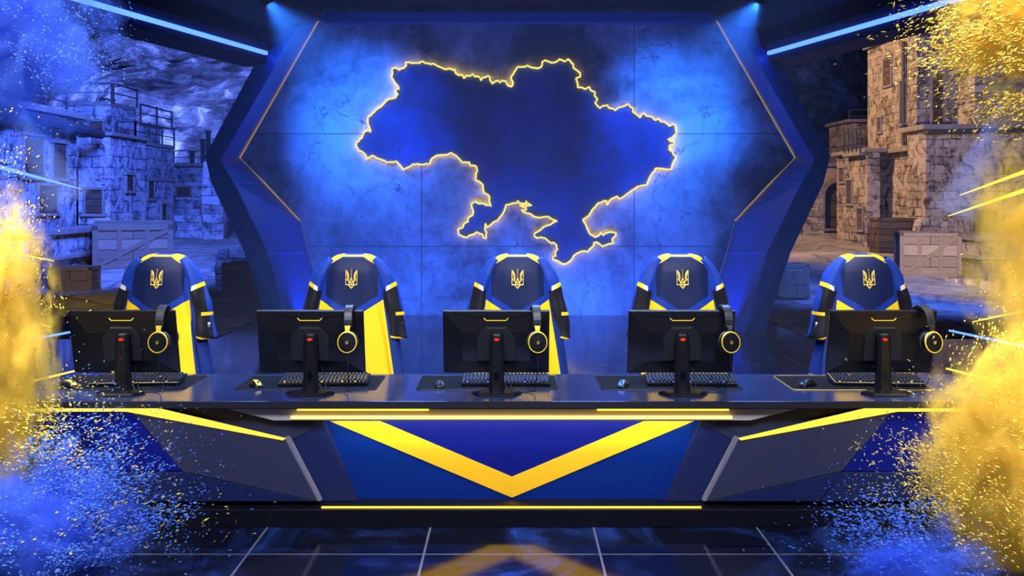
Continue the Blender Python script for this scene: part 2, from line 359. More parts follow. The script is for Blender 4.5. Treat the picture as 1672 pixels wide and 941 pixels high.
for side, fn in (('left', lambda p: p), ('right', mirror)):
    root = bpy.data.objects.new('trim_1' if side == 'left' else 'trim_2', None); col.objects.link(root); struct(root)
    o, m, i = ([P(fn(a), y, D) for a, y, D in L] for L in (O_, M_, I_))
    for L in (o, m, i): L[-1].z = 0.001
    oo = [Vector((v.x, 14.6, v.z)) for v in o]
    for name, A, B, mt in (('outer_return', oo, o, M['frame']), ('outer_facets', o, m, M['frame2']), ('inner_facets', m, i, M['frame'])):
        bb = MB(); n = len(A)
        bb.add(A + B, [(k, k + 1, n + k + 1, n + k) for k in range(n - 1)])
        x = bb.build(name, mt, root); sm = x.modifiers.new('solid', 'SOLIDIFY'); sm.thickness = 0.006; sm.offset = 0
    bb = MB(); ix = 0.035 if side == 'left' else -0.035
    bb = MB(); bb.tube([v + Vector((ix, -0.06, 0)) for v in i[:4]], 0.014, 6); bb.build('gold_edge_added_glow', M['goldglow'], root)  # edge trim with its warm-lit gold put in as a weak glow
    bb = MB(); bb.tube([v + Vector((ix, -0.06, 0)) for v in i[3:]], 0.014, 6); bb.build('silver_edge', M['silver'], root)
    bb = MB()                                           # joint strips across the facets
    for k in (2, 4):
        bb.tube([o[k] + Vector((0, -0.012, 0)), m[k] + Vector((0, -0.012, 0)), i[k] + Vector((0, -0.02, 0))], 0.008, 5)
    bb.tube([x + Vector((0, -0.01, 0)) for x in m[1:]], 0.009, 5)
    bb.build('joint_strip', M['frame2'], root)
# header over the wall
b = MB(); b.prism([P(512, 20, 14.4), P(1178, 20, 14.4), P(1164, 36, 14.4), P(528, 36, 14.4)], (0, 0.2, 0)); struct(b.build('trim_3', M['frame']))
b = MB(); b.box((WX, 13.9, 4.93), (6.9, 1.1, 0.2)); struct(b.build('trim_4', M['dark']))
# side beams with blue light strips
def side_beam(fn, label, n):
    a, c = P(fn(432), 87, 13.0), P(fn(120), 0, 9.46)
    d = (c - a); d.z = 0; d.normalize(); c = a + d * 5.6; sgn = -1 if a.x < 0 else 1
    nrm = Vector((-d.y, d.x, 0)); nrm = nrm if nrm.x * sgn > 0 else -nrm          # outward
    bb = MB(); q = a - d * 0.3
    bb.prism([q + Vector((0, 0, -.13)), q + nrm * .5 + Vector((0, 0, -.13)), q + nrm * .5 + Vector((0, 0, 1.2)), q - nrm * .10 + Vector((0, 0, 1.2)), q - nrm * .10 + Vector((0, 0, .12)), q + Vector((0, 0, 0.02))], c - q)
    bo = bb.build('trim_%d' % n, M['ceil2']); struct(bo)
    bb = MB(); bb.prism([a - nrm * .9 + Vector((0, 0, .42)), a - nrm * .12 + Vector((0, 0, .30)), a - nrm * .12 + Vector((0, 0, 1.1)), a - nrm * .9 + Vector((0, 0, 1.1))], c - a)
    bo = bb.build('trim_%d' % (n + 1), M['dark']); struct(bo)
    bb = MB(); bb.bar(a - nrm * 0.03 - d * .0 + Vector((0, 0, 0.0)), c - nrm * 0.03, 0.045, 0.05)
    tag(bb.build('led_light_strip', M['ledblue']), label, 'light strip', 'blue light strips under the ceiling beams')
side_beam(lambda p: p, 'long glowing blue light strip under the ceiling beam over the blue-lit ruins', 5)
side_beam(mirror, 'long glowing blue light strip under the ceiling beam above the stone tower', 7)
# spot lamps
for loc, tgt, lab in ((SPOT_L, P(640, 420, 14.3), 'blue ceiling spotlight above the corner nearest the blue-lit ruins'), (SPOT_R, P(1040, 420, 14.3), 'blue ceiling spotlight above the corner nearest the stone tower')):
    d = (tgt - loc).normalized(); t = thing('spotlight', lab, 'spotlight', loc - d * 0.02, 0, 'blue ceiling spotlights')
    q = d.to_track_quat('Z', 'Y').to_euler()
    bb = MB(); bb.lathe([(0.02, -0.3), (0.075, -0.28), (0.085, -0.03), (0.10, 0.0), (0.10, 0.012), (0.088, 0.012), (0.08, -0.02), (0.01, -0.03)]); bb.build('lamp_housing', M['blackm'], t, rot=q, smooth=False)
    bb = MB(); bb.lathe([(0.0, -0.012), (0.078, -0.012), (0.078, -0.004), (0.0, -0.004)]); bb.build('lens', glow('spot_lens', (0.35, 0.6, 1.0), 12), t, rot=q)
    bb = MB(); bb.tube([(0, 0, 0.05 * 0), (0, -0.12, 0.3), (0, -0.12, 0.75)], 0.014, 6); bb.build('bracket', M['blackm'], t)

# ------------------------------------------------------------------ map sign on the wall
z1 = [(380,155),(400,148),(418,152),(432,165),(470,150),(490,130),(485,105),(550,112),(595,108),(612,97),(630,110),(680,122),(690,115),(720,130),(760,145),(790,160),(830,155),(845,165),(862,160),(868,190),(890,205),(915,200),(930,228),(950,208),(980,210),(997,195),(1015,215),(1045,215),(1060,245),(1078,220),(1095,222),(1115,208),(1130,220),(1135,250),(1148,270),(1170,252),(1195,245),(1205,262),(1225,245),(1250,250),(1265,280),(1295,292),(1308,268),(1290,225),(1310,195),(1345,140),(1400,140)]
z2 = [(192,130),(210,140),(270,152),(300,140),(310,100),(330,90),(380,110),(410,105),(440,80),(475,100),(505,80),(545,120),(548,150),(600,190),(600,215),(565,230),(578,260),(578,298),(610,298),(635,312),(670,295),(685,325),(712,335),(708,360),(730,385),(712,415),(750,458),(770,440),(805,432),(815,455),(850,460),(865,475),(885,458),(925,445),(965,425),(985,450),(1000,455),(1000,485),(1030,505),(1055,530),(1070,505),(1085,495),(1100,515),(1130,520),(1150,525),(1175,550),(1195,535),(1215,560),(1245,560),(1280,595),(1310,578),(1325,590),(1335,645),(1305,680),(1272,695),(1285,710),(1315,715),(1315,735),(1280,745),(1280,775),(1305,790),(1310,810),(1330,825),(1325,850),(1305,885),(1300,925),(1260,925),(1230,920),(1175,920),(1165,941)]
zf = [(1060,290),(1055,302),(1040,305),(1030,312)]
z3 = [(1525,340),(1500,318),(1440,350),(1415,390),(1410,355),(1380,360),(1340,375),(1300,420),(1260,485),(1235,500),(1210,515),(1240,570),(1265,630),(1310,665),(1345,650),(1365,625),(1385,650),(1400,632),(1450,622),(1490,630),(1490,650),(1460,680),(1470,715),(1420,725),(1375,745),(1335,710),(1305,712),(1300,740),(1260,775),(1250,790),(1200,785),(1165,800),(1130,825),(1115,855),(1080,885),(1040,893),(1000,870),(955,855),(955,830),(980,825),(975,790),(995,770),(985,735),(960,710),(935,715),(890,675),(850,665),(815,672),(795,655),(800,630),(850,605),(880,575),(930,560),(990,527),(950,515),(915,490),(890,492),(840,500),(800,490),(760,465),(700,450),(685,435),(730,430),(725,410),(690,405),(670,392),(775,395),(735,378),(728,355),(718,380),(668,378),(655,355),(645,375),(600,380),(555,392),(545,430),(520,480),(480,525),(440,545),(395,585),(380,548),(375,600),(390,630),(382,678),(362,670),(355,640),(305,622),(285,640),(240,650),(225,668),(160,650),(145,600),(190,580),(200,548),(230,535),(230,500),(270,480),(275,440),(262,400),(265,375),(300,360),(320,380),(370,380),(385,395),(405,390),(428,402),(412,360),(412,315),(365,285),(355,215),(325,190),(295,175),(300,120),(312,100),(300,60),(250,50),(240,25),(185,30)]
z1b = [(870,820),(830,800),(800,815),(720,820),(680,850),(670,880),(620,890),(540,885),(515,905),(470,930),(440,895),(415,865),(340,875),(325,860),(275,845),(230,820),(185,850),(180,820),(150,790),(125,780),(105,745),(110,720),(150,685),(165,640),(190,628),(215,640),(205,600),(195,570),(195,530),(280,455),(350,390),(405,380),(425,350),(405,325),(415,312),(435,310),(410,270),(378,225),(385,190)]
k1, k3 = 4.7067, 5.2267
outl = [(560 + x / k1, 80 + y / k1) for x, y in z1] + [(820 + x / k1, 80 + y / k1) for x, y in z2] + zf + [(720 + x / k3, 260 + y / k3) for x, y in z3] + [(560 + x / k1, 80 + y / k1) for x, y in z1b]
# a little extra raggedness between the surveyed points
rag = []
for k, (x, y) in enumerate(outl):
    x2, y2 = outl[(k + 1) % len(outl)]; rag.append((x, y)); d = math.hypot(x2 - x, y2 - y)
    if d > 5:
        n = int(d // 4)
        for j in range(1, n + 1):
            t = j / (n + 1); rag.append((x + (x2 - x) * t + random.uniform(-.7, .7), y + (y2 - y) * t + random.uniform(-.7, .7)))
DM = 14.57
mroot = thing('map_wall_sign', 'huge map-shaped wall sign with a glowing yellow neon outline around deep blue', 'wall sign', P(845, 265, 14.6))
base = mroot.location
poly = [P(x, y, DM) - base for x, y in rag]
from mathutils.geometry import delaunay_2d_cdt
rv, re_, rf, *_r = delaunay_2d_cdt([Vector((p.x, p.z)) for p in poly], [(k, (k + 1) % len(poly)) for k in range(len(poly))], [], 1, 1e-5)
me = bpy.data.meshes.new('map_panel'); me.from_pydata([(v.x, poly[0].y, v.y) for v in rv], [], rf)
bm = bmesh.new(); bm.from_mesh(me); r = bmesh.ops.extrude_face_region(bm, geom=list(bm.faces))
bmesh.ops.translate(bm, verts=[x for x in r['geom'] if isinstance(x, bmesh.types.BMVert)], vec=(0, 0.025, 0))
bmesh.ops.recalc_face_normals(bm, faces=bm.faces); bm.to_mesh(me); bm.free(); me.materials.append(M['map'])
mo = bpy.data.objects.new('map_panel', me); col.objects.link(mo); mo.parent = mroot
def outline_tube(name, off, rad, mt):
    cu = bpy.data.curves.new(name, 'CURVE'); cu.dimensions = '3D'; sp = cu.splines.new('POLY'); sp.points.add(len(poly) - 1)
    for p_, v in zip(sp.points, poly): p_.co = (v.x, v.y + off, v.z, 1)
    sp.use_cyclic_u = True; cu.bevel_depth = rad; cu.bevel_resolution = 1
    tmp = bpy.data.objects.new('tmp', cu); col.objects.link(tmp)
    me = bpy.data.meshes.new_from_object(tmp.evaluated_get(bpy.context.evaluated_depsgraph_get())); bpy.data.objects.remove(tmp)
    me.materials.clear(); me.materials.append(mt); o = bpy.data.objects.new(name, me); col.objects.link(o); o.parent = mroot; return o
no = outline_tube('neon_outline', -0.045, 0.0145, M['neon'])
outline_tube('added_halo_tube', -0.018, 0.008, M['halo'])['label'] = 'added unseen tube behind the neon for its yellow halo'  # hidden hot tube, added to widen the neon's glow on the wall
no['label'] = 'glowing yellow neon outline'
# ------------------------------------------------------------------ desk
def fm(px): return 1672 - px
desk = thing('broadcast_desk', 'long black desk with gray and blue faceted front, yellow chevron and light strips', 'desk', (0, 5.17, 0))
dl = Vector((0, 5.17, 0))
b = MB(); b.prism([(-2.91, 5.2, .66), (2.91, 5.2, .66), (2.84, 6.01, .66), (-2.84, 6.01, .66)], (0, 0, .04))
b.v = [Vector(v) - dl for v in b.v]; b.build('tabletop', M['top'], desk, bevel=0.004)
b = MB(); b.box((0, .0265, .6805), (5.82, .009, .037)); b.build('front_edge', M['blackm'], desk)
def panel(name, pts, D, mt, th=0.05, lab=None, bevel=0.002):
    bb = MB(); bb.prism([P(x, y, D) - dl for x, y in pts], (0, th, 0))
    o = bb.build(name, mt, desk, bevel=bevel)
    if lab: o['label'] = lab
    return o
b = MB(); b.box((0, .33, .375), (5.76, .1, .55)); b.box((-2.80, .5, .375), (.06, .62, .56)); b.box((2.80, .5, .375), (.06, .62, .56)); b.build('desk_body', M['blackm'], desk)
b = MB(); b.box((0, .36, .05), (5.9, .72, .10)); b.build('plinth', M['blackg'], desk, bevel=.004)
b = MB(); b.box(((525 + 1145) / 2 * 0 + (835 - 836) * 5.2 / F, .03, .1035), (620 * 5.2 / F, .014, .007)); b.build('floor_light_strip', M['led'], desk)['label'] = 'thin yellow light strip along the plinth'
panel('soffit_panel', [(372, 668), (1300, 668), (1226, 687), (446, 687)], 5.25, M['soffit'], .09, 'warm gray recess strip lit yellow')
light('AREA', 'chevron_added_fill', (0, 5.262, .572), (0, 5.345, .40), 5.5, (0.95, 0.9, 1.0), 2.1, .02)  # unseen lamp, added to brighten the top of the chevron panel
b = MB(); b.tube([P(475, 682, 5.232) - dl, P(1195, 682, 5.232) - dl], .0095, 8); b.build('light_tube', M['led_hot'], desk)['label'] = 'long bright yellow light tube above the chevron'
for x0, x1 in ((485, 700), (975, 1190)):
    b = MB(); b.bar(P(x0, 669.5, 5.24) - dl, P(x1, 669.5, 5.24) - dl, .012, .008); b.build('short_light_strip', M['led'], desk)
panel('center_panel', [(525, 686), (1147, 686), (1092, 819), (580, 819)], 5.352, M['royal2'], .06)
panel('upper_triangle', [(621, 688), (1051, 688), (836, 779)], 5.349, M['royal'], .004, 'deep blue triangle above the chevron', 0)
panel('chevron', [(539, 688), (621, 688), (836, 779), (1051, 688), (1133, 688), (836, 813)], 5.346, M['yellow'], .006, 'wide yellow V chevron', 0)
for fn in (lambda p: p, fm):
    Q = lambda L: [(fn(x), y) for x, y in L]
    panel('recess_panel', Q([(228, 667), (374, 667), (452, 687), (530, 689), (471, 722)]), 5.30, M['gray2'])
    panel('recess_panel', Q([(453, 688), (528, 688), (584, 819), (522, 819), (464, 716)]), 5.305, M['navy'])
    panel('wing_panel', Q([(216, 673), (248, 667), (465, 718), (518, 819), (298, 770)]), 5.22, M['gray'], .10, 'large gray wing panel')
    panel('wing_panel', Q([(56, 672), (214, 672), (296, 769.5), (108, 769.5)]), 5.222, M['royal'], .09, 'royal blue wing panel')
    panel('wing_panel', Q([(297, 771), (515, 819), (334, 819)]), 5.223, M['navy'], .09, 'dark navy lower wing panel')
    panel('wing_panel', Q([(107, 771), (296, 771), (332, 819), (76, 819)]), 5.224, M['navy'], .09, 'dark navy lower wing panel')
    panel('wing_panel', Q([(-12, 672), (54, 672), (106, 770), (74, 819), (-12, 819)]), 5.22, M['gray2'], .09, 'gray outer wing panel')
    panel('edge_trim', Q([(464, 716), (470, 714.5), (524, 819), (518, 819)]), 5.235, M['silver'], .05, 'pale metal edge of the wing')
    panel('slanted_light_strip', Q([(206, 672.5), (236, 665.5), (250, 665.5), (466, 716.5), (462, 719.5)]), 5.214, M['led'], .01, 'slanted tapering yellow light strip', 0)
    panel('edge_light_strip', Q([(-12, 665.5), (236, 665.5), (206, 672.5), (-12, 672.5)]), 5.214, M['led'], .01, 'straight yellow light strip under the tabletop edge', 0)

# ------------------------------------------------------------------ monitors
def make_monitor(X, dx, label):
    t = thing('computer_monitor', label, 'monitor', (X, 5.42, 0.70), 0, 'monitors on the desk')
    b = MB(); pl = [(-.145, .0), (-.10, -.085), (.10, -.085), (.145, .0), (.10, .05), (-.10, .05)]
    b.loft([[Vector((x, y - .02, 0)) for x, y in pl], [Vector((x, y - .02, .008)) for x, y in pl], [Vector((x * .86, y * .82 - .02, .017)) for x, y in pl]])
    b.build('stand_base', M['blackg'], t, bevel=.0015)
    b = MB()
    def ring(z, w, d, y): return [Vector((-w, y - d * .3, z)), Vector((-w * .55, y - d, z)), Vector((w * .55, y - d, z)), Vector((w, y - d * .3, z)), Vector((w, y + d, z)), Vector((-w, y + d, z))]
    b.loft([ring(.012, .046, .03, 0), ring(.05, .044, .026, 0), ring(.30, .040, .024, .004), ring(.342, .037, .022, .006), ring(.352, .028, .014, .008)])
    b.build('stand_column', M['blackp'], t, bevel=.003)
    b = MB(); b.lathe([(.0, -.001), (.016, -.001), (.019, .004), (.0, .004)], (0, -.0275, .105), 'Y', 16)
    b.v = [(x * .85, y, .105 + (z - .105) * 1.5) for x, y, z in b.v]; b.build('cable_hole', M['screen'], t)
    # small eye-shaped red emblem
    b = MB(); b.prism([(-.017, -.026, .318), (-.010, -.026, .324), (.003, -.026, .326), (.017, -.026, .321), (.012, -.026, .313), (.002, -.026, .308), (-.010, -.026, .311)], (0, .006, 0)); b.build('emblem', M['red'], t)['label'] = 'small red glowing emblem'
    # tilted panel, local frame: u across, v up the panel, n towards the camera
    W, Hh = .632, .392; c0 = Vector((dx, .125, .098)); a = math.radians(12.5)
    up = Vector((0, -math.sin(a), math.cos(a))); nn = Vector((0, -math.cos(a), -math.sin(a)))
    def q(u, v, n): return c0 + Vector((u, 0, 0)) + up * v + nn * n
    def rect(u0, u1, v0, v1, n): return [q(u0, v0, n), q(u1, v0, n), q(u1, v1, n), q(u0, v1, n)]
    b = MB(); b.loft([rect(-W / 2, W / 2, 0, Hh, -.012), rect(-W / 2, W / 2, 0, Hh, .004), rect(-W / 2 + .004, W / 2 - .004, .004, Hh - .004, .007),
                      rect(-W / 2 + .115, W / 2 - .115, .088, Hh - .128, .034), rect(-W / 2 + .12, W / 2 - .12, .093, Hh - .133, .034)])
    b.build('housing', M['blackp'], t, bevel=.0015)
    b = MB(); oc = [(-.115, .09), (.115, .09), (.115, .24), (.062, .30), (-.062, .30), (-.115, .24)]
    b.loft([[q(u, v, .02) for u, v in oc], [q(u * .97, .19 + (v - .19) * .97, .046) for u, v in oc]]); b.build('rear_hub', M['blackm'], t, bevel=.002)
    b = MB(); b.loft([[Vector((-.03, .02, .27)), Vector((.03, .02, .27)), Vector((.03, .02, .33)), Vector((-.03, .02, .33))], [q(-.035, .16, .044), q(.035, .16, .044), q(.035, .235, .044), q(-.035, .235, .044)]]); b.build('mount_neck', M['blackp'], t)
    b = MB(); b.loft([rect(-W / 2 + .006, W / 2 - .006, .014, Hh - .006, -.0135), rect(-W / 2 + .006, W / 2 - .006, .014, Hh - .006, -.0115)]); b.build('screen', M['screen'], t)
    # V-ended light bar and thin groove lines of the back shell
    zb = lambda v: .007 + max(0, min(1, (Hh - .004 - v) / .124)) * .027
    def strip(pts, wd):
        bb = MB()
        for (u0, v0), (u1, v1) in zip(pts, pts[1:]): bb.bar(q(u0, v0, zb(v0) + .001), q(u1, v1, zb(v1) + .001), wd, .003)
        return bb
    strip([(-.073, Hh - .042), (-.058, Hh - .056), (.058, Hh - .056), (.073, Hh - .042)], .006).build('light_bar', M['monled'], t)['label'] = 'yellow light bar'
    strip([(-.22, Hh - .02), (-.075, Hh - .042)], .002).build('groove', M['screen'], t); strip([(.22, Hh - .02), (.075, Hh - .042)], .002).build('groove', M['screen'], t)
    b = MB()
    for k in range(3):
        p0 = q(-.05 + .05 * k, .06, .012); b.tube([p0, p0 + Vector((.02, -.03, -.03)), Vector((.05 + .02 * k, .02, .004)), Vector((.10 + .03 * k, .03, .004))], .003, 5)
    b.build('cables', M['blackm'], t)
    return t
mons = [(200, -.022), (507, -.012), (811, -.004), (1114, .006), (1443, .014)]
seat = ['leftmost of the five', 'second from the left of five', 'middle one of the five', 'fourth from the left of five', 'rightmost of the five']
for (px, dx), s in zip(mons, seat):
    make_monitor((px - CX) * 5.42 / F, dx, 'black computer monitor seen from behind, %s on the desk' % s)

# ------------------------------------------------------------------ headsets hung over the monitor corners
def make_headset(apx, yaw, label, yoke):
    X = (apx - CX) * 5.44 / F
    t = thing('gaming_headset', label, 'headset', (X, 5.445, .70), math.radians(yaw), 'headsets hung on the monitors')
    zt = .515
    def arc(r, zc, n=17, a0=-8, a1=188):
        return [(math.cos(math.radians(a0 + (a1 - a0) * k / (n - 1))) * r * .96, zc + math.sin(math.radians(a0 + (a1 - a0) * k / (n - 1))) * r * 1.02) for k in range(n)]
    def strap(r0, r1, w, zc, a0, a1):
        rings = []
        for (y0, z0), (y1, z1) in zip(arc(r0, zc, 17, a0, a1), arc(r1, zc, 17, a0, a1)):
            rings.append([Vector((-w * .86, y1, z1)), Vector((w * .86, y1, z1)), Vector((w, (y0 + y1) / 2, (z0 + z1) / 2)), Vector((w * .9, y0, z0)), Vector((-w * .9, y0, z0)), Vector((-w, (y0 + y1) / 2, (z0 + z1) / 2))])
        bb = MB(); bb.loft(rings); return bb
    zc = zt - .098
    strap(.084, .098, .026, zc, -14, 194).build('headband', M['leather'], t, smooth=False, bevel=.002)
    strap(.074, .0845, .021, zc, 12, 168).build('headband_pad', M['blackm'], t)
    for s in (-1, 1):
        yc = s * .098; cz = zt - .205
        b = MB(); b.loft([[Vector((x * w, yc + s * (dy + dd), z)) for x, dd in ((-1, -.004), (1, -.004), (1, .004), (-1, .004))] for w, dy, z in ((.017, -.004, zc - .012), (.013, .002, zc - .035), (.017, .006, zc - .06), (.026, .008, cz + .05))])
        b.build('yoke', M[yoke], t, bevel=.001)
        R = Matrix.Rotation(math.radians(7 * s), 3, 'X')
        def cup(prof, name, mt, par, sq=1.10, smooth=True):
            bb = MB(); bb.lathe([(r, s * h) for r, h in prof], (0, 0, 0), 'Y', 28)
            bb.v = [tuple(Vector((0, yc, cz)) + R @ Vector((v[0], v[1], v[2] * sq))) for v in map(Vector, bb.v)]
            return bb.build(name, mt, par, smooth=False, bevel=0)
        e = cup([(.0, -.028), (.050, -.028), (.056, -.02), (.058, -.004), (.056, .006), (.048, .018), (.0, .018)], 'ear_cup', M['blackp'], t)
        cup([(.030, -.030), (.030, -.045), (.050, -.048), (.060, -.040), (.060, -.026), (.050, -.022), (.03, -.024)], 'ear_pad', M['leather'], e)
        cup([(.052, .013), (.0555, .010), (.0575, .014), (.056, .020), (.053, .021)], 'ring', M['yelp'] if yoke == 'yelp' or s < 0 else M['chrome'], e)
        cup([(.0, .018), (.050, .018), (.0505, .021), (.045, .026), (.0, .028)], 'outer_disc', M['blackg'], e)
        bb = MB(); yy = s * .0285          # small trident-like emblem on the disc
        for x0, z0, x1, z1, wd in ((0, .010, 0, -.012, .004), (-.007, .007, -.007, -.004, .0035), (.007, .007, .007, -.004, .0035), (-.008, -.004, .008, -.004, .0035), (-.005, -.004, 0, -.012, .003), (.005, -.004, 0, -.012, .003)):
            bb.bar(Vector((x0, yy, z0)), Vector((x1, yy, z1)), wd, .0015)
        bb.v = [tuple(Vector((0, yc, cz)) + R @ Vector(v)) for v in bb.v]; bb.build('emblem', M['yelp'], e)
    b = MB(); c0 = Vector((0, -.10, zt - .272))
    pts = [c0, c0 + Vector((.003, -.004, -.08)), Vector((.0, -.05, .06)), Vector((-.01, -.03, .012)), Vector((-.04, .0, .0045)), Vector((-.09, .01, .0045)), Vector((-.13, .04, .0045))]
    b.tube(pts, .0028, 6); b.build('cable', M['blackm'], t)
    return t
heads = [(267, 4, 'yelp', 'over the corner of the leftmost monitor'), (571, 2, 'yelp', 'over the corner of the second monitor from the left'), (874, 6, 'yelp', 'over the corner of the middle monitor'),
         (1183, 6, 'chrome', 'over the corner of the fourth monitor from the left'), (1506, 9, 'chrome', 'over the corner of the rightmost monitor')]
for px, yaw, yk, lab in heads:
    make_headset(px, yaw, ('black and yellow headset hung ' if yk == 'yelp' else 'black headset with silver yoke hung ') + lab, yk)

# ------------------------------------------------------------------ mouse pads, keyboards, mice
def round_rect(w, d, r, z, n=5):
    out = []
    for cx, cy, a0 in ((w / 2 - r, d / 2 - r, 0), (-w / 2 + r, d / 2 - r, 90), (-w / 2 + r, -d / 2 + r, 180), (w / 2 - r, -d / 2 + r, 270)):
        for k in range(n):
            a = math.radians(a0 + 90 * k / (n - 1)); out.append(Vector((cx + r * math.cos(a), cy + r * math.sin(a), z)))
    return out
pads = [181, 496, 795, 1099, 1414]
for i, px in enumerate(pads):
    t = thing('mouse_pad', 'wide black desk mat under the keyboard of the %s workstation' % ['leftmost', 'second from left', 'middle', 'fourth from left', 'rightmost'][i], 'mouse pad', ((px - CX) * 5.49 / F, 5.725, .70), 0, 'black mats on the desk')
    b = MB(); b.loft([round_rect(.85, .44, .03, 0), round_rect(.85, .44, .03, .003)]); b.build('pad_surface', M['mat'], t)
    b = MB(); b.tube([p + Vector((0, 0, .002)) for p in round_rect(.852, .442, .03, 0)], .0018, 5, closed=True)
    b.build('stitched_edge', M['yelp'] if i == 4 else M['blackp'], t)
def make_keyboard(px, yaw, label, kb):
    t = thing('mechanical_keyboard', label, 'keyboard', ((px - CX) * 5.69 / F, 5.69, .703), math.radians(yaw), 'keyboards on the desk')
    tilt = Matrix.Rotation(math.radians(7), 3, 'X'); W, Dp = .54, .186
    lift = lambda v: tuple(tilt @ Vector(v) + Vector((0, 0, .0125)))
    b = MB(); b.loft([[Vector(p) for p in ((-W / 2, -Dp / 2, 0), (W / 2, -Dp / 2, 0), (W / 2, Dp / 2, 0), (-W / 2, Dp / 2, 0))], [Vector(p) for p in ((-W / 2, -Dp / 2, .018), (W / 2, -Dp / 2, .018), (W / 2, Dp / 2, .018), (-W / 2, Dp / 2, .018))], [Vector(p) for p in ((-W / 2 + .006, -Dp / 2 + .006, .022), (W / 2 - .006, -Dp / 2 + .006, .022), (W / 2 - .006, Dp / 2 - .006, .022), (-W / 2 + .006, Dp / 2 - .006, .022))]])
    b.v = [lift(v) for v in b.v]; b.build('case', M['blackp'], t, bevel=.002)
    b = MB(); b.box((0, 0, .0222), (W - .018, Dp - .018, .0012)); b.v = [lift(v) for v in b.v]; b.build('backlight_plate', kb, t)['label'] = 'glowing plate under the keys'
    b = MB(); rows = 6; pitch = .0285
    for r in range(rows):
        y = -Dp / 2 + .018 + r * pitch; x = -W / 2 + .012
        while x < W / 2 - .02:
            wk = .0195 if not (r == 5 and -.10 < x < .02) else .13
            if r == 5 and wk > .1: wk = .12
            xc = x + wk / 2; z0, z1 = .0225, .0335
            b.loft([[Vector((xc + sx * wk / 2, y + sy * .0118, z0)) for sx, sy in ((-1, -1), (1, -1), (1, 1), (-1, 1))], [Vector((xc + sx * (wk / 2 - .0025), y + sy * .0085, z1)) for sx, sy in ((-1, -1), (1, -1), (1, 1), (-1, 1))]])
            x += wk + (.0035 if not (r == 0 and int((x + W / 2) / pitch) in (0, 4, 8, 12, 15)) else .012)
    b.v = [lift(v) for v in b.v]; b.build('keycaps', M['blackm'], t)
    b = MB()
    for k in (-1, 1): b.box((k * .2, Dp / 2 - .02, -.010), (.03, .012, .032)); 
    b.v = [(x, y, max(z + .013, 0)) for x, y, z in b.v]; b.build('feet', M['blackm'], t)
    b = MB(); b.tube([Vector((-.02, -Dp / 2, .016)), Vector((-.02, -Dp / 2 - .03, .004)), Vector((.05, -Dp / 2 - .065, .003)), Vector((.13, -Dp / 2 - .06, .003)), Vector((.16, -Dp / 2 - .03, .003))], .0026, 6); b.build('cable', M['blackm'], t)
kbs = [(226, 4, 'leftmost', M['keyglow']), (531, 3, 'second from left', M['keyglow']), (826, 0, 'middle', M['keyblue']), (1126, -2, 'fourth from left', M['keyblue']), (1428, -4, 'rightmost', M['keyglow'])]
for px, yw, s, kb in kbs:
    make_keyboard(px, yw, 'black backlit keyboard at the %s workstation, behind its monitor stand' % s, kb)
def make_mouse(px, py, yaw, label, stripe):
    D = F * 1.137 / (py - HY)
    t = thing('computer_mouse', label, 'mouse', ((px - CX) * D / F, D, .703), math.radians(yaw), 'mice on the desk mats')
    prof = [(-.062, .020, .006), (-.060, .026, .014), (-.045, .031, .026), (-.02, .0315, .036), (.01, .030, .040), (.035, .031, .034), (.052, .028, .022), (.062, .020, .010), (.064, .012, .004)]
    def ring(x, w, h, lo=0.0, k0=0, k1=180, n=13, gr=0): return [Vector((x, (w + gr) * math.cos(math.radians(k0 + (k1 - k0) * k / (n - 1))), (h + gr) * math.sin(math.radians(k0 + (k1 - k0) * k / (n - 1))) ** .8 + lo)) for k in range(n)]
    b = MB(); b.loft([ring(x, w, h) for x, w, h in prof]); b.build('shell', M['blackp'], t, smooth=False, sub=1)
    b = MB(); b.loft([ring(x, w, h, .0005, 62, 118, 5, .0008) for x, w, h in prof[1:-2]], cap=False, closed=False)
    o = b.build('top_stripe', stripe, t, sub=1); sm = o.modifiers.new('s', 'SOLIDIFY'); sm.thickness = .001
    b = MB(); b.lathe([(.0, -.004), (.009, -.004), (.009, .004), (.0, .004)], (-.035, 0, .030), 'Y', 14); b.build('scroll_wheel', M['blackm'], t)
whitep = plain('white_plastic', (.75, .75, .78), .35); 
for px, py, yw, lab, st in ((113, 631, 150, 'black mouse with yellow top stripe, at the leftmost workstation', M['yelp']), (418, 631, 125, 'black and yellow mouse at the second workstation from the left', M['yelp']), (718, 631, 100, 'plain black mouse at the middle workstation', M['blackg']), (1017, 631, 70, 'black mouse with blue top stripe at the fourth workstation from the left', plain('blue_gloss', (.05, .16, .8), .3)), (1319, 630, 30, 'plain black mouse on the yellow-edged mat of the rightmost workstation', M['blackp'])):
    make_mouse(px, py, yw, lab, st)

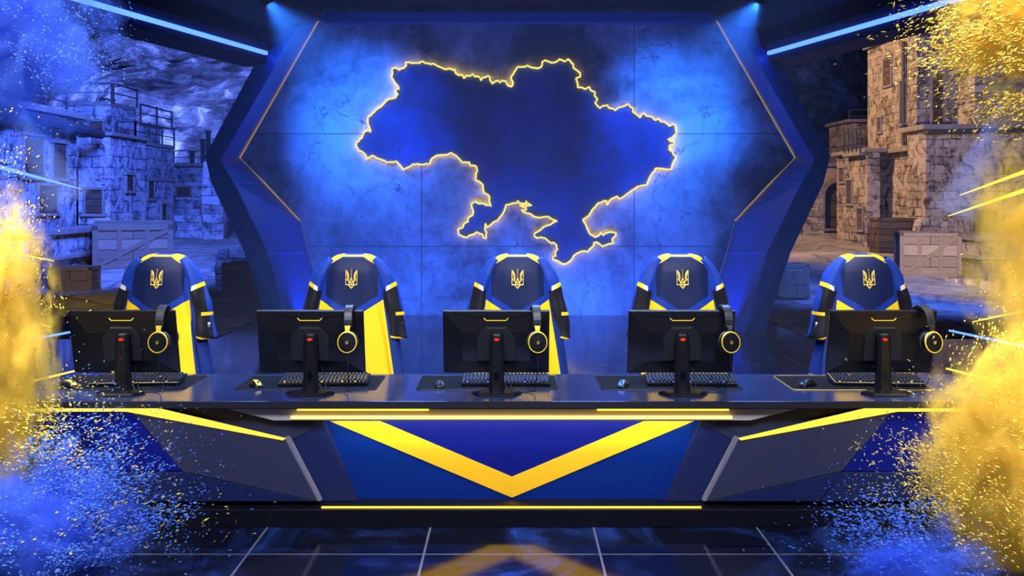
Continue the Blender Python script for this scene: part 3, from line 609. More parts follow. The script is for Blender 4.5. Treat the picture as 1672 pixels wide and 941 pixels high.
# ------------------------------------------------------------------ chairs and jerseys
KJ = 6.7 / F
def make_chair(X, label):
    t = thing('gaming_chair', label, 'chair', (X, 6.7, 0), 0, 'chairs under the jerseys')
    b = MB(); rings = []
    for z, w, y, d in ((.56, .20, .03, .05), (.70, .22, .03, .05), (1.0, .20, .04, .05), (1.2, .165, .05, .045), (1.33, .16, .06, .04), (1.395, .12, .06, .03)):
        rings.append([Vector((w * math.copysign(abs(math.cos(a)) ** .5, math.cos(a)), y + d * math.copysign(abs(math.sin(a)) ** .6, math.sin(a)), z)) for a in [2 * math.pi * k / 20 for k in range(20)]])
    b.loft(rings); b.build('backrest', M['leather'], t, smooth=True)
    b = MB(); b.loft([round_rect(.48, .46, .08, .42), round_rect(.52, .50, .09, .46), round_rect(.52, .50, .09, .50), round_rect(.46, .44, .08, .53)]); b.v = [(x, y - .22, z) for x, y, z in b.v]; b.build('seat', M['leather'], t)
    b = MB(); b.lathe([(.0, .08), (.03, .08), (.03, .25), (.02, .26), (.02, .42), (0, .42)], (0, -.2, 0)); b.build('gas_lift', M['chrome'], t)
    for k in range(5):
        a = 2 * math.pi * k / 5 + .3; b = MB(); e = Vector((math.cos(a) * .30, -.2 + math.sin(a) * .30, .075)); b.bar((0, -.2, .10), e, .045, .03)
        l = b.build('base_leg', M['blackp'], t); b = MB(); b.lathe([(0, -.02), (.03, -.02), (.03, .02), (0, .02)], e - Vector((0, 0, .045)), 'X', 14); b.build('caster', M['blackm'], l)
    return t
def m_jersey():
    t = NT('jersey_body'); co = t.coords(); s = t.n('ShaderNodeSeparateXYZ'); t.ln(co, s.inputs[0]); ax = t.ma('ABSOLUTE', s.outputs[0]); z = s.outputs[2]
    navy, royal, yel = (.005, .012, .062), (.006, .034, .28), (1.0, .60, .008)
    vline = t.ma('MULTIPLY_ADD', t.ma('SUBTRACT', .227, ax), -.62, .558)          # chevron edge height
    f_y = t.ma('LESS_THAN', z, vline); f_r = t.ma('LESS_THAN', z, t.ma('ADD', vline, .055))
    f_s = t.ma('GREATER_THAN', ax, t.ma('MULTIPLY_ADD', t.ma('SUBTRACT', .6, z), .155, .218))   # side panels
    sh = t.ma('MULTIPLY_ADD', t.ma('SUBTRACT', ax, .067), -.60, .866)
    f_sh = t.ma('MULTIPLY', t.ma('GREATER_THAN', z, sh), t.ma('GREATER_THAN', ax, .072))
    f_c = t.ma('MULTIPLY', t.ma('GREATER_THAN', z, .862), t.ma('LESS_THAN', ax, .105))
    f_col = t.ma('GREATER_THAN', z, .8745)
    c = t.mix(f_r, navy, royal); c = t.mix(f_y, c, yel)
    c = t.mix(t.ma('MULTIPLY', f_s, t.ma('LESS_THAN', z, .60)), c, (.010, .028, .17))
    c = t.mix(t.ma('MULTIPLY', t.ma('GREATER_THAN', ax, .188), t.ma('GREATER_THAN', z, .59)), c, royal)
    c = t.mix(f_sh, c, yel); c = t.mix(f_c, c, yel); c = t.mix(t.ma('MULTIPLY', f_col, t.ma('LESS_THAN', ax, .07)), c, royal)
    c = t.mix(t.ma('LESS_THAN', z, .014), c, yel)
    wv = t.noise(co, 420, 2); return t.pbr(c, .55, 0, t.bump(wv, .08, .001), spec=.2, sheen=.02)
def m_sleeve():
    t = NT('jersey_sleeve'); co = t.coords(); s = t.n('ShaderNodeSeparateXYZ'); t.ln(co, s.inputs[0]); ax = t.ma('ABSOLUTE', s.outputs[0]); z = s.outputs[2]; y = s.outputs[1]
    royal, black, yel, white = (.010, .045, .33), (.010, .010, .014), (1.0, .62, .015), (.75, .75, .8)
    zz = t.ma('MULTIPLY_ADD', ax, -.5, z)                              # slanted across the sleeve
    c = t.mix(t.ma('LESS_THAN', zz, .505), royal, black)
    edge = t.ma('MULTIPLY_ADD', t.ma('SUBTRACT', .70, z), .22, .305)
    c = t.mix(t.ma('MULTIPLY', t.ma('GREATER_THAN', ax, edge), t.ma('LESS_THAN', zz, .49)), c, (.012, .045, .30))
    tr = t.ma('MULTIPLY', t.ma('LESS_THAN', t.ma('ABSOLUTE', t.ma('SUBTRACT', zz, .512)), .017), t.ma('GREATER_THAN', ax, .245))
    c = t.mix(tr, c, t.mix(t.ma('GREATER_THAN', ax, .275), white, yel))
    c = t.mix(t.ma('MULTIPLY', t.ma('LESS_THAN', t.ma('ABSOLUTE', t.ma('SUBTRACT', z, .455)), .012), t.ma('GREATER_THAN', ax, .315)), c, yel)
    zh = t.ma('MULTIPLY_ADD', ax, .25, z)
    c = t.mix(t.ma('LESS_THAN', t.ma('ABSOLUTE', t.ma('SUBTRACT', zh, t.ma('ADD', .365, 0.0))), .0065), c, yel)
    c = t.mix(t.ma('LESS_THAN', zh, .352), c, (.010, .028, .17))
    return t.pbr(c, .55, 0, t.bump(t.noise(co, 420, 2), .08, .001), spec=.2, sheen=.02)
M['jersey'] = m_jersey(); M['sleeve'] = m_sleeve(); M['dkcloth'] = plain('dark_lining', (.008, .014, .06), .7, 0, .1, 200)
M['emb'] = plain('yellow_embroidery', (1.0, .70, .10), .5, 0, .05, 300)
prof = [(0, .37, .150, -.02), (.10, .355, .142, -.015), (.25, .325, .128, -.01), (.40, .285, .118, 0), (.52, .255, .112, .005), (.62, .232, .106, .01), (.70, .218, .102, .015), (.76, .206, .098, .02), (.80, .194, .092, .03), (.835, .176, .082, .04), (.860, .150, .068, .05), (.874, .118, .050, .055), (.880, .085, .034, .058)]
def body_r(z, a, seed):
    w = interp(z, [(p[0], p[1]) for p in prof]); d = interp(z, [(p[0], p[2]) for p in prof]); yc = interp(z, [(p[0], p[3]) for p in prof])
    ca, sa = math.cos(a), math.sin(a)
    amp = smoothstep(.82, .0, z) * .034
    fold = amp * (math.sin(a * 7 + seed) * .5 + math.sin(a * 12 + seed * 2.3 + z * 3) * .35) * (0.45 + .55 * abs(ca)) + .010 * noise.noise((a * 2.2, z * 3.5, seed)) * smoothstep(.86, .7, z)
    fold += amp * .16 * math.sin(ca * 11 + seed * 1.7 + z * 2.2) + amp * .14 * noise.noise((ca * 4.5, z * 1.3, seed + 4))
    x = w * math.copysign(abs(ca) ** .72, ca); y = d * math.copysign(abs(sa) ** .62, sa)
    L = math.hypot(x, y) or 1
    return Vector((x + x / L * fold, yc + y + y / L * fold * 1.2, z))
def front_y(x, z, seed):                       # surface of the jersey's front half (towards the camera) at x, z
    lo, hi = math.pi, 2 * math.pi
    for _ in range(30):
        m = (lo + hi) / 2
        if body_r(z, m, seed).x < x: lo = m
        else: hi = m
    return body_r(z, (lo + hi) / 2, seed).y
def make_jersey(X, seed, label, yawdeg):
    t = thing('team_jersey', label, 'jersey', (X, 6.70, .56), math.radians(yawdeg), 'jerseys draped over the chairs')
    N = 88; zs = [.88 * (k / 60) for k in range(58)] + [.852, .860, .867, .873, .877, .880]; zs = sorted(set(round(q, 4) for q in zs if q <= .88))
    b = MB(); b.loft([[body_r(z, 2 * math.pi * k / N, seed) for k in range(N)] for z in zs], cap=False)
    top = [body_r(.88, 2 * math.pi * k / N, seed) for k in range(N)]
    b.loft([top, [Vector((v.x * .8, .058 + (v.y - .058) * .7, .872)) for v in top]], cap=False)
    o = b.build('body_panel', M['jersey'], t, smooth=True); sm = o.modifiers.new('s', 'SOLIDIFY'); sm.thickness = .004; sm.offset = -1
    for s in (-1, 1):
        path = [(.150, .845, .040), (.195, .790, .058), (.232, .715, .072), (.262, .62, .078), (.287, .52, .082), (.305, .41, .084), (.312, .33, .090), (.318, .27, .094)]
        rings = []
        for j in range(24):
            u = j / 23 * (len(path) - 1); i = min(int(u), len(path) - 2); f = u - i
            x, z, r = (path[i][k] * (1 - f) + path[i + 1][k] * f for k in range(3))
            nx, nz = (path[i + 1][1] - path[i][1]), -(path[i + 1][0] - path[i][0]); L = math.hypot(nx, nz); nx, nz = -nx / L, -nz / L
            ring = []
            for k in range(32):
                a = 2 * math.pi * k / 32; rr = r * (1 + .16 * u / 7 * math.sin(a * 4 + seed + s) + .05 * math.sin(z * 26 + a + seed) + .15 * noise.noise((math.cos(a) * 1.5, math.sin(a) * 1.5 + s * 9, z * 6 + seed)))
                dx, dy = math.cos(a) * rr * .82, math.sin(a) * rr * .95
                ring.append(Vector((s * (x + nx * dx), .02 + dy - .012, z + nz * dx * (1 if s else 1))))
            rings.append(ring)
        b = MB(); b.loft(rings, cap=False); o = b.build('sleeve', M['sleeve'], t, smooth=True); sm = o.modifiers.new('s', 'SOLIDIFY'); sm.thickness = .004; sm.offset = -1
        # small white badge on the outer sleeve
        b = MB(); b.lathe([(.006, 0), (.011, 0), (.011, .002), (.006, .002)], (0, 0, 0), 'Y', 12); b.box((0, .001, -.02), (.02, .002, .005))
        bo = b.build('sleeve_badge', whitep, t, loc=(s * .365, -.040, .385), rot=(0, 0, s * math.radians(50)))
    # trident emblem, strokes following the cloth
    k = 6.7 / F / 15.68
    L = [[(565, 242), (565, 597)], [(565, 597), (648, 597)], [(565, 242), (600, 278), (625, 320), (638, 365), (640, 420), (632, 468)], [(632, 468), (615, 440), (610, 380), (600, 330), (578, 290)], [(572, 468), (600, 472), (630, 505), (662, 535)],
         [(707, 205), (707, 430)], [(707, 430), (690, 480), (662, 535), (650, 580), (655, 630), (707, 688)], [(707, 540), (707, 640)], [(662, 535), (690, 545), (707, 540)], [(655, 600), (685, 595), (707, 600)]]
    b = MB()
    for pl in L:
        for mir in (1, -1):
            pts = []
            for x, y in pl:
                xx = (x - 707) * mir * k; zz = 1.28 - ((425 + y / 15.68) - HY) * KJ
                pts.append(Vector((xx, front_y(xx, zz, seed) - .0025, zz)))
            for p0, p1 in zip(pts, pts[1:]):
                d = (p1 - p0).normalized() * .0012
                b.bar(p0 - d, p1 + d, .003, .0066 if not (pl[0] == (707, 205)) else .0085)
    b.build('trident_emblem', M['emb'], t)['label'] = 'yellow trident emblem'
    return t
jer = [(265, 1.0, -4), (577, 2.4, 0), (845, 3.7, 0), (1111, 5.2, 0), (1410, 6.9, 4)]
for i, (px, sd, yw) in enumerate(jer):
    X = (px - CX) * KJ
    make_chair(X, 'black padded chair hidden under the jersey behind the %s monitor' % ['leftmost', 'second from left', 'middle', 'fourth from left', 'rightmost'][i])
    make_jersey(X, sd, 'blue and yellow jersey with trident draped over the chair behind the %s monitor' % ['leftmost', 'second from left', 'middle', 'fourth from left', 'rightmost'][i], yw)
# ------------------------------------------------------------------ the ruined town behind the stage
def gz(D): return max(0.0, (D - 16.0) * 0.034)
def ground_mesh(side):
    x0, x1 = (-46, -3.9) if side < 0 else (3.9, 46)
    nx, ny = 90, 110; b = MB(); vs = []
    for j in range(ny):
        D = 12.2 + (62 - 12.2) * (j / (ny - 1)) ** 1.5
        for i in range(nx):
            x = x0 + (x1 - x0) * i / (nx - 1)
            z = gz(D) + 0.09 * (noise.noise((x * .5, D * .5, 1)) + .5 * noise.noise((x * 1.7, D * 1.7, 5))) * smoothstep(13.2, 17, D) + .012
            vs.append((x, D, z))
    b.add(vs, [(j * nx + i, j * nx + i + 1, (j + 1) * nx + i + 1, (j + 1) * nx + i) for j in range(ny - 1) for i in range(nx - 1)])
    o = b.build('ground', M['ground'], smooth=True); o['kind'] = 'structure'
ground_mesh(-1); ground_mesh(1)
def cliff(x0, x1, D, top, seed):
    nx, nz = 70, 60; b = MB(); vs = []
    for j in range(nz):
        for i in range(nx):
            u, v = i / (nx - 1), j / (nz - 1); x = x0 + (x1 - x0) * u; hmax = top(u) + 3.0 * noise.noise((x * .13, seed, 0))
            z = -1 + hmax * v
            y = D + 6 * v + 3.2 * noise.fractal((x * .09, z * .12, seed), 1.0, 2.0, 6)
            vs.append((x, y, z))
    b.add(vs, [(j * nx + i, j * nx + i + 1, (j + 1) * nx + i + 1, (j + 1) * nx + i) for j in range(nz - 1) for i in range(nx - 1)])
    o = b.build('cliff_backdrop', M['rock']); o['kind'] = 'structure'; return o
cliff(-60, -9, 60, lambda u: interp(u, [(0, 9), (.35, 9), (.55, 17), (.68, 20), (1, 20)]), 3.0)
cliff(9, 60, 58, lambda u: interp(u, [(0, 15), (.5, 16), (1, 18)]), 8.0)

def X(px, D): return (px - CX) * D / F
def Z(py, D): return H - (py - HY) * D / F
def railing(t, a, b_, h=.55, step=.9, name='railing'):
    a, b_ = Vector(a), Vector(b_); n = max(2, int((b_ - a).length / step) + 1); bb = MB()
    for k in range(n):
        p = a.lerp(b_, k / (n - 1)); bb.bar(p, p + Vector((0, 0, h + .06 * (k % 2))), .05)
    bb.bar(a + Vector((0, 0, h)), b_ + Vector((0, 0, h)), .045); bb.bar(a + Vector((0, 0, h * .5)), b_ + Vector((0, 0, h * .52)), .03)
    return bb.build(name, M['iron'], t)
def building(name, label, x0, x1, D0, D1, ztop, mt, cap=.12, over=.14, holes=(), rail=None, rot=0, zbase=None):
    """a block between x0..x1, D0..D1; the root stands on the ground at its front"""
    zb = (gz(D0) - .25) if zbase is None else zbase; cx, cy = (x0 + x1) / 2, (D0 + D1) / 2
    t = thing(name, label, 'building', (cx, cy, zb), 0)
    b = MB(); w, d, h = abs(x1 - x0), D1 - D0, ztop - zb; n = 9
    b.box((0, 0, h / 2), (w, d, h))
    b.build('wall', mt, t)
    b = MB(); b.box((0, 0, h + cap / 2), (w + over, d + over, cap)); b.build('roof_slab', M['trimst'], t, bevel=.02)
    rnd = random.Random(hash(label) % 1000 if False else len(label) * 7)
    for face, u, v, ww, hh, kind in holes:                    # windows and niches
        f = MB(); g = MB()
        if face == 'front': c = Vector((-w / 2 + u * w, -d / 2, v * h)); ax = Vector((1, 0, 0)); nv = Vector((0, -1, 0))
        else:
            sx = 1 if face == 'right' else -1; c = Vector((sx * w / 2, -d / 2 + u * d, v * h)); ax = Vector((0, 1, 0)); nv = Vector((sx, 0, 0))
        for s in (-1, 1): f.bar(c + ax * s * ww / 2 - Vector((0, 0, hh / 2)) + nv * .02, c + ax * s * ww / 2 + Vector((0, 0, hh / 2)) + nv * .02, .06)
        for s in (-1, 1): f.bar(c - ax * (ww / 2 + .08) + Vector((0, 0, s * hh / 2)) + nv * .03, c + ax * (ww / 2 + .08) + Vector((0, 0, s * hh / 2)) + nv * .03, .07)
        wo = f.build('window', M['trimst'] if kind != 'iron' else M['iron'], t)
        if abs(nv.x) > .5: g.box(c + nv * .012, (.03, ww, hh))
        else: g.box(c + nv * .012, (ww, .03, hh))
        g.build('shutter', M['woodd'], wo)
    if rail:
        for a, b_ in rail: railing(t, (a[0] - cx, a[1] - cy, a[2] - zb), (b_[0] - cx, b_[1] - cy, b_[2] - zb))
    return t, Vector((cx, cy, zb))
def ledge(t, base, a, b_, wd, th, mt, name='ledge'):
    bb = MB(); bb.bar(Vector(a) - base, Vector(b_) - base, wd, th); return bb.build(name, mt, t, bevel=.01)
# --- left, blue-lit
t, o = building('ruined_house', 'long low ruined house with sagging pipe roof nearest the frame edge, lit bright blue', -15.5, -10.8, 19.7, 22.9, 3.80, M['stone_b'], .16, .5,
                [('right', .35, .62, .9, 1.0, 's'), ('right', .72, .60, .7, .9, 's'), ('right', .55, .25, .9, .7, 's')], [((-11.0, 19.8, 3.95), (-11.0, 22.8, 3.95))], zbase=1.17)
b = MB(); b.tube([Vector((-10.62, 19.0, 3.72)) - o, Vector((-10.6, 19.5, 3.62)) - o, Vector((-10.62, 21.5, 3.60)) - o, Vector((-10.6, 23.8, 3.50)) - o], [.16, .15, .17, .12], 10); b.build('roof_pipe', M['iron'], t)
t, o = building('ruined_house', 'tall square ruined block with a roof railing above the pipe roof', X(100, 27), X(180, 27), 27, 28.85, Z(172, 27), M['stone_b'], .12, .0,
                [('front', .3, .86, .5, .35, 's'), ('front', .72, .86, .45, .35, 's'), ('right', .4, .55, .5, .9, 's')],
                [((X(180, 27) + .05, 27.1, Z(172, 27) + .1), (X(180, 27) + .05, 28.8, Z(172, 27) + .1)), ((X(30, 27), 27.1, Z(172, 27) + .1), (X(180, 27), 27.1, Z(172, 27) + .1))])
b = MB(); b.tube([Vector((X(152, 27), 27.6, Z(172, 27))) - o, Vector((X(152, 27), 27.6, Z(158, 27))) - o], .09, 8); b.bar(Vector((X(148, 27), 27.6, Z(156, 27))) - o, Vector((X(174, 27), 27.6, Z(161, 27))) - o, .06); b.build('roof_spout', M['iron'], t)
t, o = building('ruined_house', 'second stepped ruined tier with plain top below the square block', -12.5, -11.80, 29.2, 31.0, Z(203, 29), M['stone_b'], .10, .08, [('right', .5, .8, .6, .5, 's')],
                [((-11.75, 29.2, Z(203, 29) + .1), (-11.75, 31.9, Z(203, 29) + .1))])
t, o = building('ruined_house', 'balconied ruined tier with railing in the middle of the stepped houses', -11.50, -11.06, 27.2, 30.2, Z(238, 28), M['stone_b'], .12, .08, [('front', .5, .55, .6, .8, 's'), ('right', .35, .6, .5, .6, 's'), ('right', .7, .38, .45, .6, 's'), ('right', .3, .25, .5, .5, 's')],
                [((-11.6, 27.1, Z(238, 28) + .1), (-11.05, 27.1, Z(238, 28) + .1)), ((-11.05, 27.1, Z(238, 28) + .1), (-11.05, 30.2, Z(238, 28) + .1))])
ledge(t, o, (-11.15, 27.2, Z(292, 28)), (-11.15, 30.2, Z(292, 28)), .25, .12, M['trimst'])
t, o = building('ruined_house', 'plain ruined wall block with chipped plaster, next to the railed tier', X(128, 24.3), X(180, 24.3), 24.3, 26.7, Z(222, 24.3), M['stone_b'], .10, .2, [('front', .5, .5, .5, .7, 's'), ('right', .5, .65, .5, .5, 's')])
t, o = building('ruined_house', 'low far ruined house with chimney pipes at the end of the blue street', X(283, 38), X(352, 38), 38, 42, Z(272, 38), M['stone_b'], .14, .3, [('front', .25, .6, .6, .5, 's'), ('front', .65, .35, .7, .6, 's')], [((X(284, 38), 38, Z(272, 38) + .1), (X(345, 38), 38, Z(272, 38) + .1))])
for k, (px, h_) in enumerate(((318, 1.0), (327, 1.35), (300, .5))):
    b = MB(); b.lathe([(.10, 0), (.10, h_), (.14, h_), (.14, h_ + .1), (0, h_ + .1)], Vector((X(px, 38), 39, Z(272, 38) + .1)) - o, 'Z', 10); b.build('chimney_pipe', M['iron'], t)
# arched shed
def arch(t, base, cx, y, zb, w, h, depth, frame_w, mt_frame, mt_door, facing=-1):
    n = 14; r = w / 2; out = []; inn = []
    for k in range(n + 1):
        a = math.pi * k / n; out.append(((r + frame_w) * math.cos(a), h - r + (r + frame_w) * math.sin(a))); inn.append((r * math.cos(a), h - r + r * math.sin(a)))
    po = [(r + frame_w, 0)] + out + [(-r - frame_w, 0)]; pi_ = [(r, 0)] + inn + [(-r, 0)]
    bb = MB()
    v = [Vector((cx + x, y, zb + z)) - base for x, z in po + pi_] + [Vector((cx + x, y + depth, zb + z)) - base for x, z in po + pi_]
    m = len(po); fs = []
    for k in range(m - 1):
        fs += [(k, k + 1, m + k + 1, m + k), (2 * m + k, 3 * m + k, 3 * m + k + 1, 2 * m + k + 1), (k, 2 * m + k, 2 * m + k + 1, k + 1), (m + k, m + k + 1, 3 * m + k + 1, 3 * m + k)]
    bb.add(v, fs); bb.build('arch_frame', mt_frame, t, bevel=.01)
    bb = MB(); bb.prism([Vector((cx + x, y + depth * .75, zb + z)) - base for x, z in pi_], (0, .06, 0)); d = bb.build('door', mt_door, t)
    for zz in (.3, .65):
        bb = MB(); bb.bar(Vector((cx - r * .95, y + depth * .7, zb + zz * h)) - base, Vector((cx + r * .95, y + depth * .7, zb + zz * h)) - base, .06, .09)
        bb.build('door_strap', M['iron'], d)
t, o = building('arched_shed', 'small arched stone shed at the foot of the blue-lit houses', X(226, 35), X(268, 35), 35.4, 37.5, Z(326, 35), M['stone_b'], .15, .3)
arch(t, o, X(250, 35), 35.0, gz(35), .85, .95, .35, .2, M['trimst'], M['woodd'])
# rubble and stone blocks near the shed
def block(label, px, py, D, s, rz, mt, name='stone_block', cat='stone block', group=None):
    x = X(px, D); t = thing(name, label, cat, (x, D, gz(D)), rz, group); b = MB(); w, d, h = s
    q = lambda: random.uniform(-.04, .04) * min(s)
    b.loft([[Vector((sx * w / 2 * k + q(), sy * d / 2 * k + q(), z + q() * (0 if z < .01 else 1))) for sx, sy in ((-1, -1), (1, -1), (1, 1), (-1, 1))] for z, k in ((-.05, 1.0), (h * .5, 1.03), (h, .93))])
    b.build('stone', mt, t, bevel=.04)
block('round-edged low stone table in front of the far blue houses', 296, 0, 31.6, (1.8, .9, .75), .1, M['stone_b']); block('wide stone block behind the low stone table, by the portal leg', 326, 0, 35.2, (1.6, 1.0, 1.25), -.05, M['stone_b'])
block('small broken stone between the shed and the stone table', 262, 0, 34.2, (.8, .7, .6), .4, M['stone_b'])
block('tall narrow stone pillar stub against the portal leg in the blue ruins', 352, 0, 31, (.7, .7, 2.6), .05, M['stone_b']); block('rough stone heap piece at the base of the portal leg, blue side', 402, 0, 19, (1.2, .8, .75), .3, M['stone_b'])
def crate(label, px, D, s, rz, mt=None, tilt=0.0, z0=0.0):
    mt = mt or M['wood']; w, d, h = s; t = thing('wooden_crate', label, 'crate', (X(px, D), D, gz(D) + z0), rz)
    t.rotation_euler = (tilt, 0, rz)
    b = MB(); b.box((0, 0, h / 2), (w * .95, d * .95, h * .96)); b.build('box_panels', mt, t)
    b = MB(); e = .085 * max(w, 1.0) / 1.2
    for sx in (-1, 1):
        for sy in (-1, 1):
            b.box((sx * (w / 2 - e / 2), sy * (d / 2 - e / 2), h / 2), (e, e, h))
            b.box((0, sy * (d / 2 - e / 2), (h - e / 2) if sx > 0 else e / 2), (w, e, e)); b.box((sx * (w / 2 - e / 2), 0, (h - e / 2) if sy > 0 else e / 2), (e, d, e))
    for k in (-1, 1): b.box((k * w * .17, 0, h / 2), (e * .8, d * .995, h * .97))
    b.build('frame', M['woodf'] if mt is M['wood'] else mt, t, bevel=.008)
    b = MB()
    for sy in (-1, 1): b.bar((-w / 2 + e, sy * (d / 2 - .02), e), (w / 2 - e, sy * (d / 2 - .02), h - e), .03, e * .8)
    for sx in (-1, 1): b.bar((sx * (w / 2 - .02), -d / 2 + e, h - e), (sx * (w / 2 - .02), d / 2 - e, e), .03, e * .8)
    b.build('brace', M['woodf'] if mt is M['wood'] else mt, t)
    return t
crate('big tilted wooden crate lying in the blue-lit ruins', 218, 22.1, (1.75, 1.25, 1.05), math.radians(22), tilt=math.radians(4), z0=.02)
crate('small dark crate lit yellow beside the low platform on the ruin side', 122, 17.6, (.78, .60, .50), math.radians(8))
crate('faint crate in blue haze behind the leftmost jersey', 398, 17.2, (.62, .55, .62), math.radians(-8))
# platforms at both edges
def platform(label, x0, x1, D0, D1, h, mt):
    t = thing('stone_platform', label, 'platform', ((x0 + x1) / 2, (D0 + D1) / 2, gz(D0)), 0); b = MB(); w, d = x1 - x0, D1 - D0
    b.box((0, 0, h / 2 - .1), (w * .97, d * .97, h)); b.build('wall', mt, t); b = MB(); b.box((0, 0, h - .02), (w, d, .14)); b.build('top_slab', M['trimst'], t, bevel=.02)
    b = MB(); b.box((0, -d * .03, h * .45 - .05), (w * 1.01, d, .08)); b.build('ledge', M['trimst'], t, bevel=.01)
platform('low stone platform under the bright blue house', -16.5, X(128, 21.5), 19.5, 23.4, Z(378, 20) - gz(20), M['stone_b'])
block('leaning stone post standing in front of the low platform, lit yellow', 66, 0, 18.4, (.36, .34, 1.02), .2, M['stone_w'])
platform('stepped stone platform by the stone wall on the tower side', X(1572, 22), 17.5, 21.3, 23.4, Z(388, 21.3) - gz(21.3), M['stone_w'])
# --- right, warm-lit
t, o = building('stone_tower', 'tall sandstone tower with a broken top, nearest the portal', X(1497, 26.0), X(1497, 26.0) + 1.15, 26.0, 29.6, Z(48, 26.0), M['stone_w'], .18, .25,
                [('left', .55, .86, .6, .9, 's'), ('left', .25, .70, .35, 1.3, 's'), ('front', .5, .70, .35, 1.5, 's'), ('front', .6, .5, .4, 1.0, 's'), ('left', .72, .62, .3, .5, 's')])
ledge(t, o, (X(1497, 26) - .05, 25.9, Z(242, 26)), (X(1497, 26) - .05, 29.7, Z(242, 26)), .35, .14, M['trimst'])
b = MB(); b.tube([Vector((X(1497, 26) - .08, 26.7, Z(60, 26))) - o, Vector((X(1497, 26) - .08, 26.7, Z(235, 26))) - o], .05, 7); b.build('drain_pipe', M['iron'], t)
t, o = building('stone_tower', 'second sandstone tower beside the frame edge, partly behind yellow dust', X(1592, 24.75), X(1592, 24.75) + 1.4, 24.75, 25.7, Z(4, 24.75), M['stone_w'], .18, .25,
                [('left', .5, .62, .4, .6, 's'), ('front', .35, .72, .35, 1.2, 's')], zbase=Z(212, 24.6) + .14)
ledge(t, o, (X(1592, 24.75) - .08, 24.7, Z(112, 24.75)), (X(1592, 24.75) - .08, 25.75, Z(112, 24.75)), .3, .12, M['trimst'])
t, o = building('stone_house', 'dark recessed house wall between the two stone towers', X(1545, 27), X(1640, 27), 27, 30, Z(42, 27), M['stone_w'], .15, .2, [('front', .35, .72, .5, 1.4, 's'), ('front', .12, .6, .35, 1.1, 's'), ('front', .62, .52, .5, .9, 's')])
t, o = building('stone_house', 'broad lower house with a roof ledge under the two towers', X(1512, 24.6), X(1512, 24.6) + 7, 24.6, 25.75, Z(212, 24.6), M['stone_w'], .14, .3, [('front', .22, .3, .7, .9, 's'), ('front', .45, .34, .6, .8, 's')])
ledge(t, o, (X(1512, 24.4), 24.45, Z(216, 24.4)), (X(1512, 24.4) + 7, 24.45, Z(205, 24.4)), .28, .12, M['iron'])
t, o = building('stone_house', 'stone house with an iron balcony at the foot of the tower', 10.62, 11.0, 27.6, 30.2, Z(250, 28), M['stone_w'], .12, .3,
                [('left', .55, .62, .5, .8, 's'), ('left', .2, .35, .5, .7, 's'), ('left', .8, .8, .5, .5, 's')])
railing(t, Vector((10.45, 27.7, Z(250, 28))) - o, Vector((10.45, 29.0, Z(250, 28))) - o, .7, .3, 'balcony_railing')
ledge(t, o, (10.68, 27.7, Z(251, 28)), (10.68, 29.1, Z(251, 28)), .55, .12, M['trimst'], 'balcony_slab')
t, o = building('stone_house', 'far house wall with the arched wooden door', X(1303, 36), X(1436, 36), 36, 39, Z(272, 36), M['stone_w'], .14, .25, [('front', .18, .68, .35, .5, 's'), ('front', .82, .75, .4, .5, 's')],
                [((X(1335, 36), 35.9, Z(272, 36) + .1), (X(1415, 36), 35.9, Z(262, 36) + .1))])
arch(t, o, X(1368, 35.8), 35.72, gz(36) - .03, 1.02, 1.82, .35, .2, M['trimst'], M['woodd'])
t, o = building('stone_house', 'terraced house behind the arched door with a small balcony', X(1388, 39.4), X(1462, 39.4), 39.4, 42, Z(200, 39.4), M['stone_w'], .14, .3, [('front', .5, .8, .7, .7, 's'), ('front', .2, .82, .4, .4, 's')],
                [((X(1385, 39.4), 39.3, Z(201, 39.4)), (X(1440, 39.4), 39.3, Z(201, 39.4)))])
t, o = building('stone_house', 'narrow projecting stone block right of the arched door', X(1434, 31.5), X(1512, 31.5), 31.5, 33.5, Z(244, 31.5), M['stone_w'], .12, .25, [('front', .25, .45, .45, .6, 's'), ('front', .6, .75, .5, .6, 's')])
crate('tall dark crate against the projecting stone block', 1458, 25.4, (1.02, .8, 1.0), math.radians(-4), M['woodd'])
crate('big wooden crate on the sunlit square, behind the rightmost jersey', 1513, 20.2, (1.22, 1.08, .98), math.radians(-16))
block('low rubble wall between the two crates on the tower side', 1532, 0, 23.95, (1.2, .45, 1.05), -.05, M['stone_w']); block('square stone beside the dark crate under the block', 1424, 0, 31, (.42, .5, 1.3), .05, M['stone_w'])
block('stack of old masonry against the portal leg on the tower side', 1322, 0, 33, (.8, .7, 1.5), .1, M['stone_w'])
for k, (px, D, s_, lab) in enumerate(((1588, 18.6, (.5, .35, .16), 'flat broken stone in front of the big crate, nearest the frame edge'), (1560, 18.9, (.32, .3, .13), 'small broken stone at the corner of the big crate'), (1622, 18.2, (.6, .4, .2), 'broad broken stone before the stepped platform'))):
    block(lab, px, 0, D, s_, .4 * k, M['stone_w'])
crate('small crate in blue haze beside the portal leg, tower side', 1285, 17.0, (.62, .55, .62), math.radians(8))

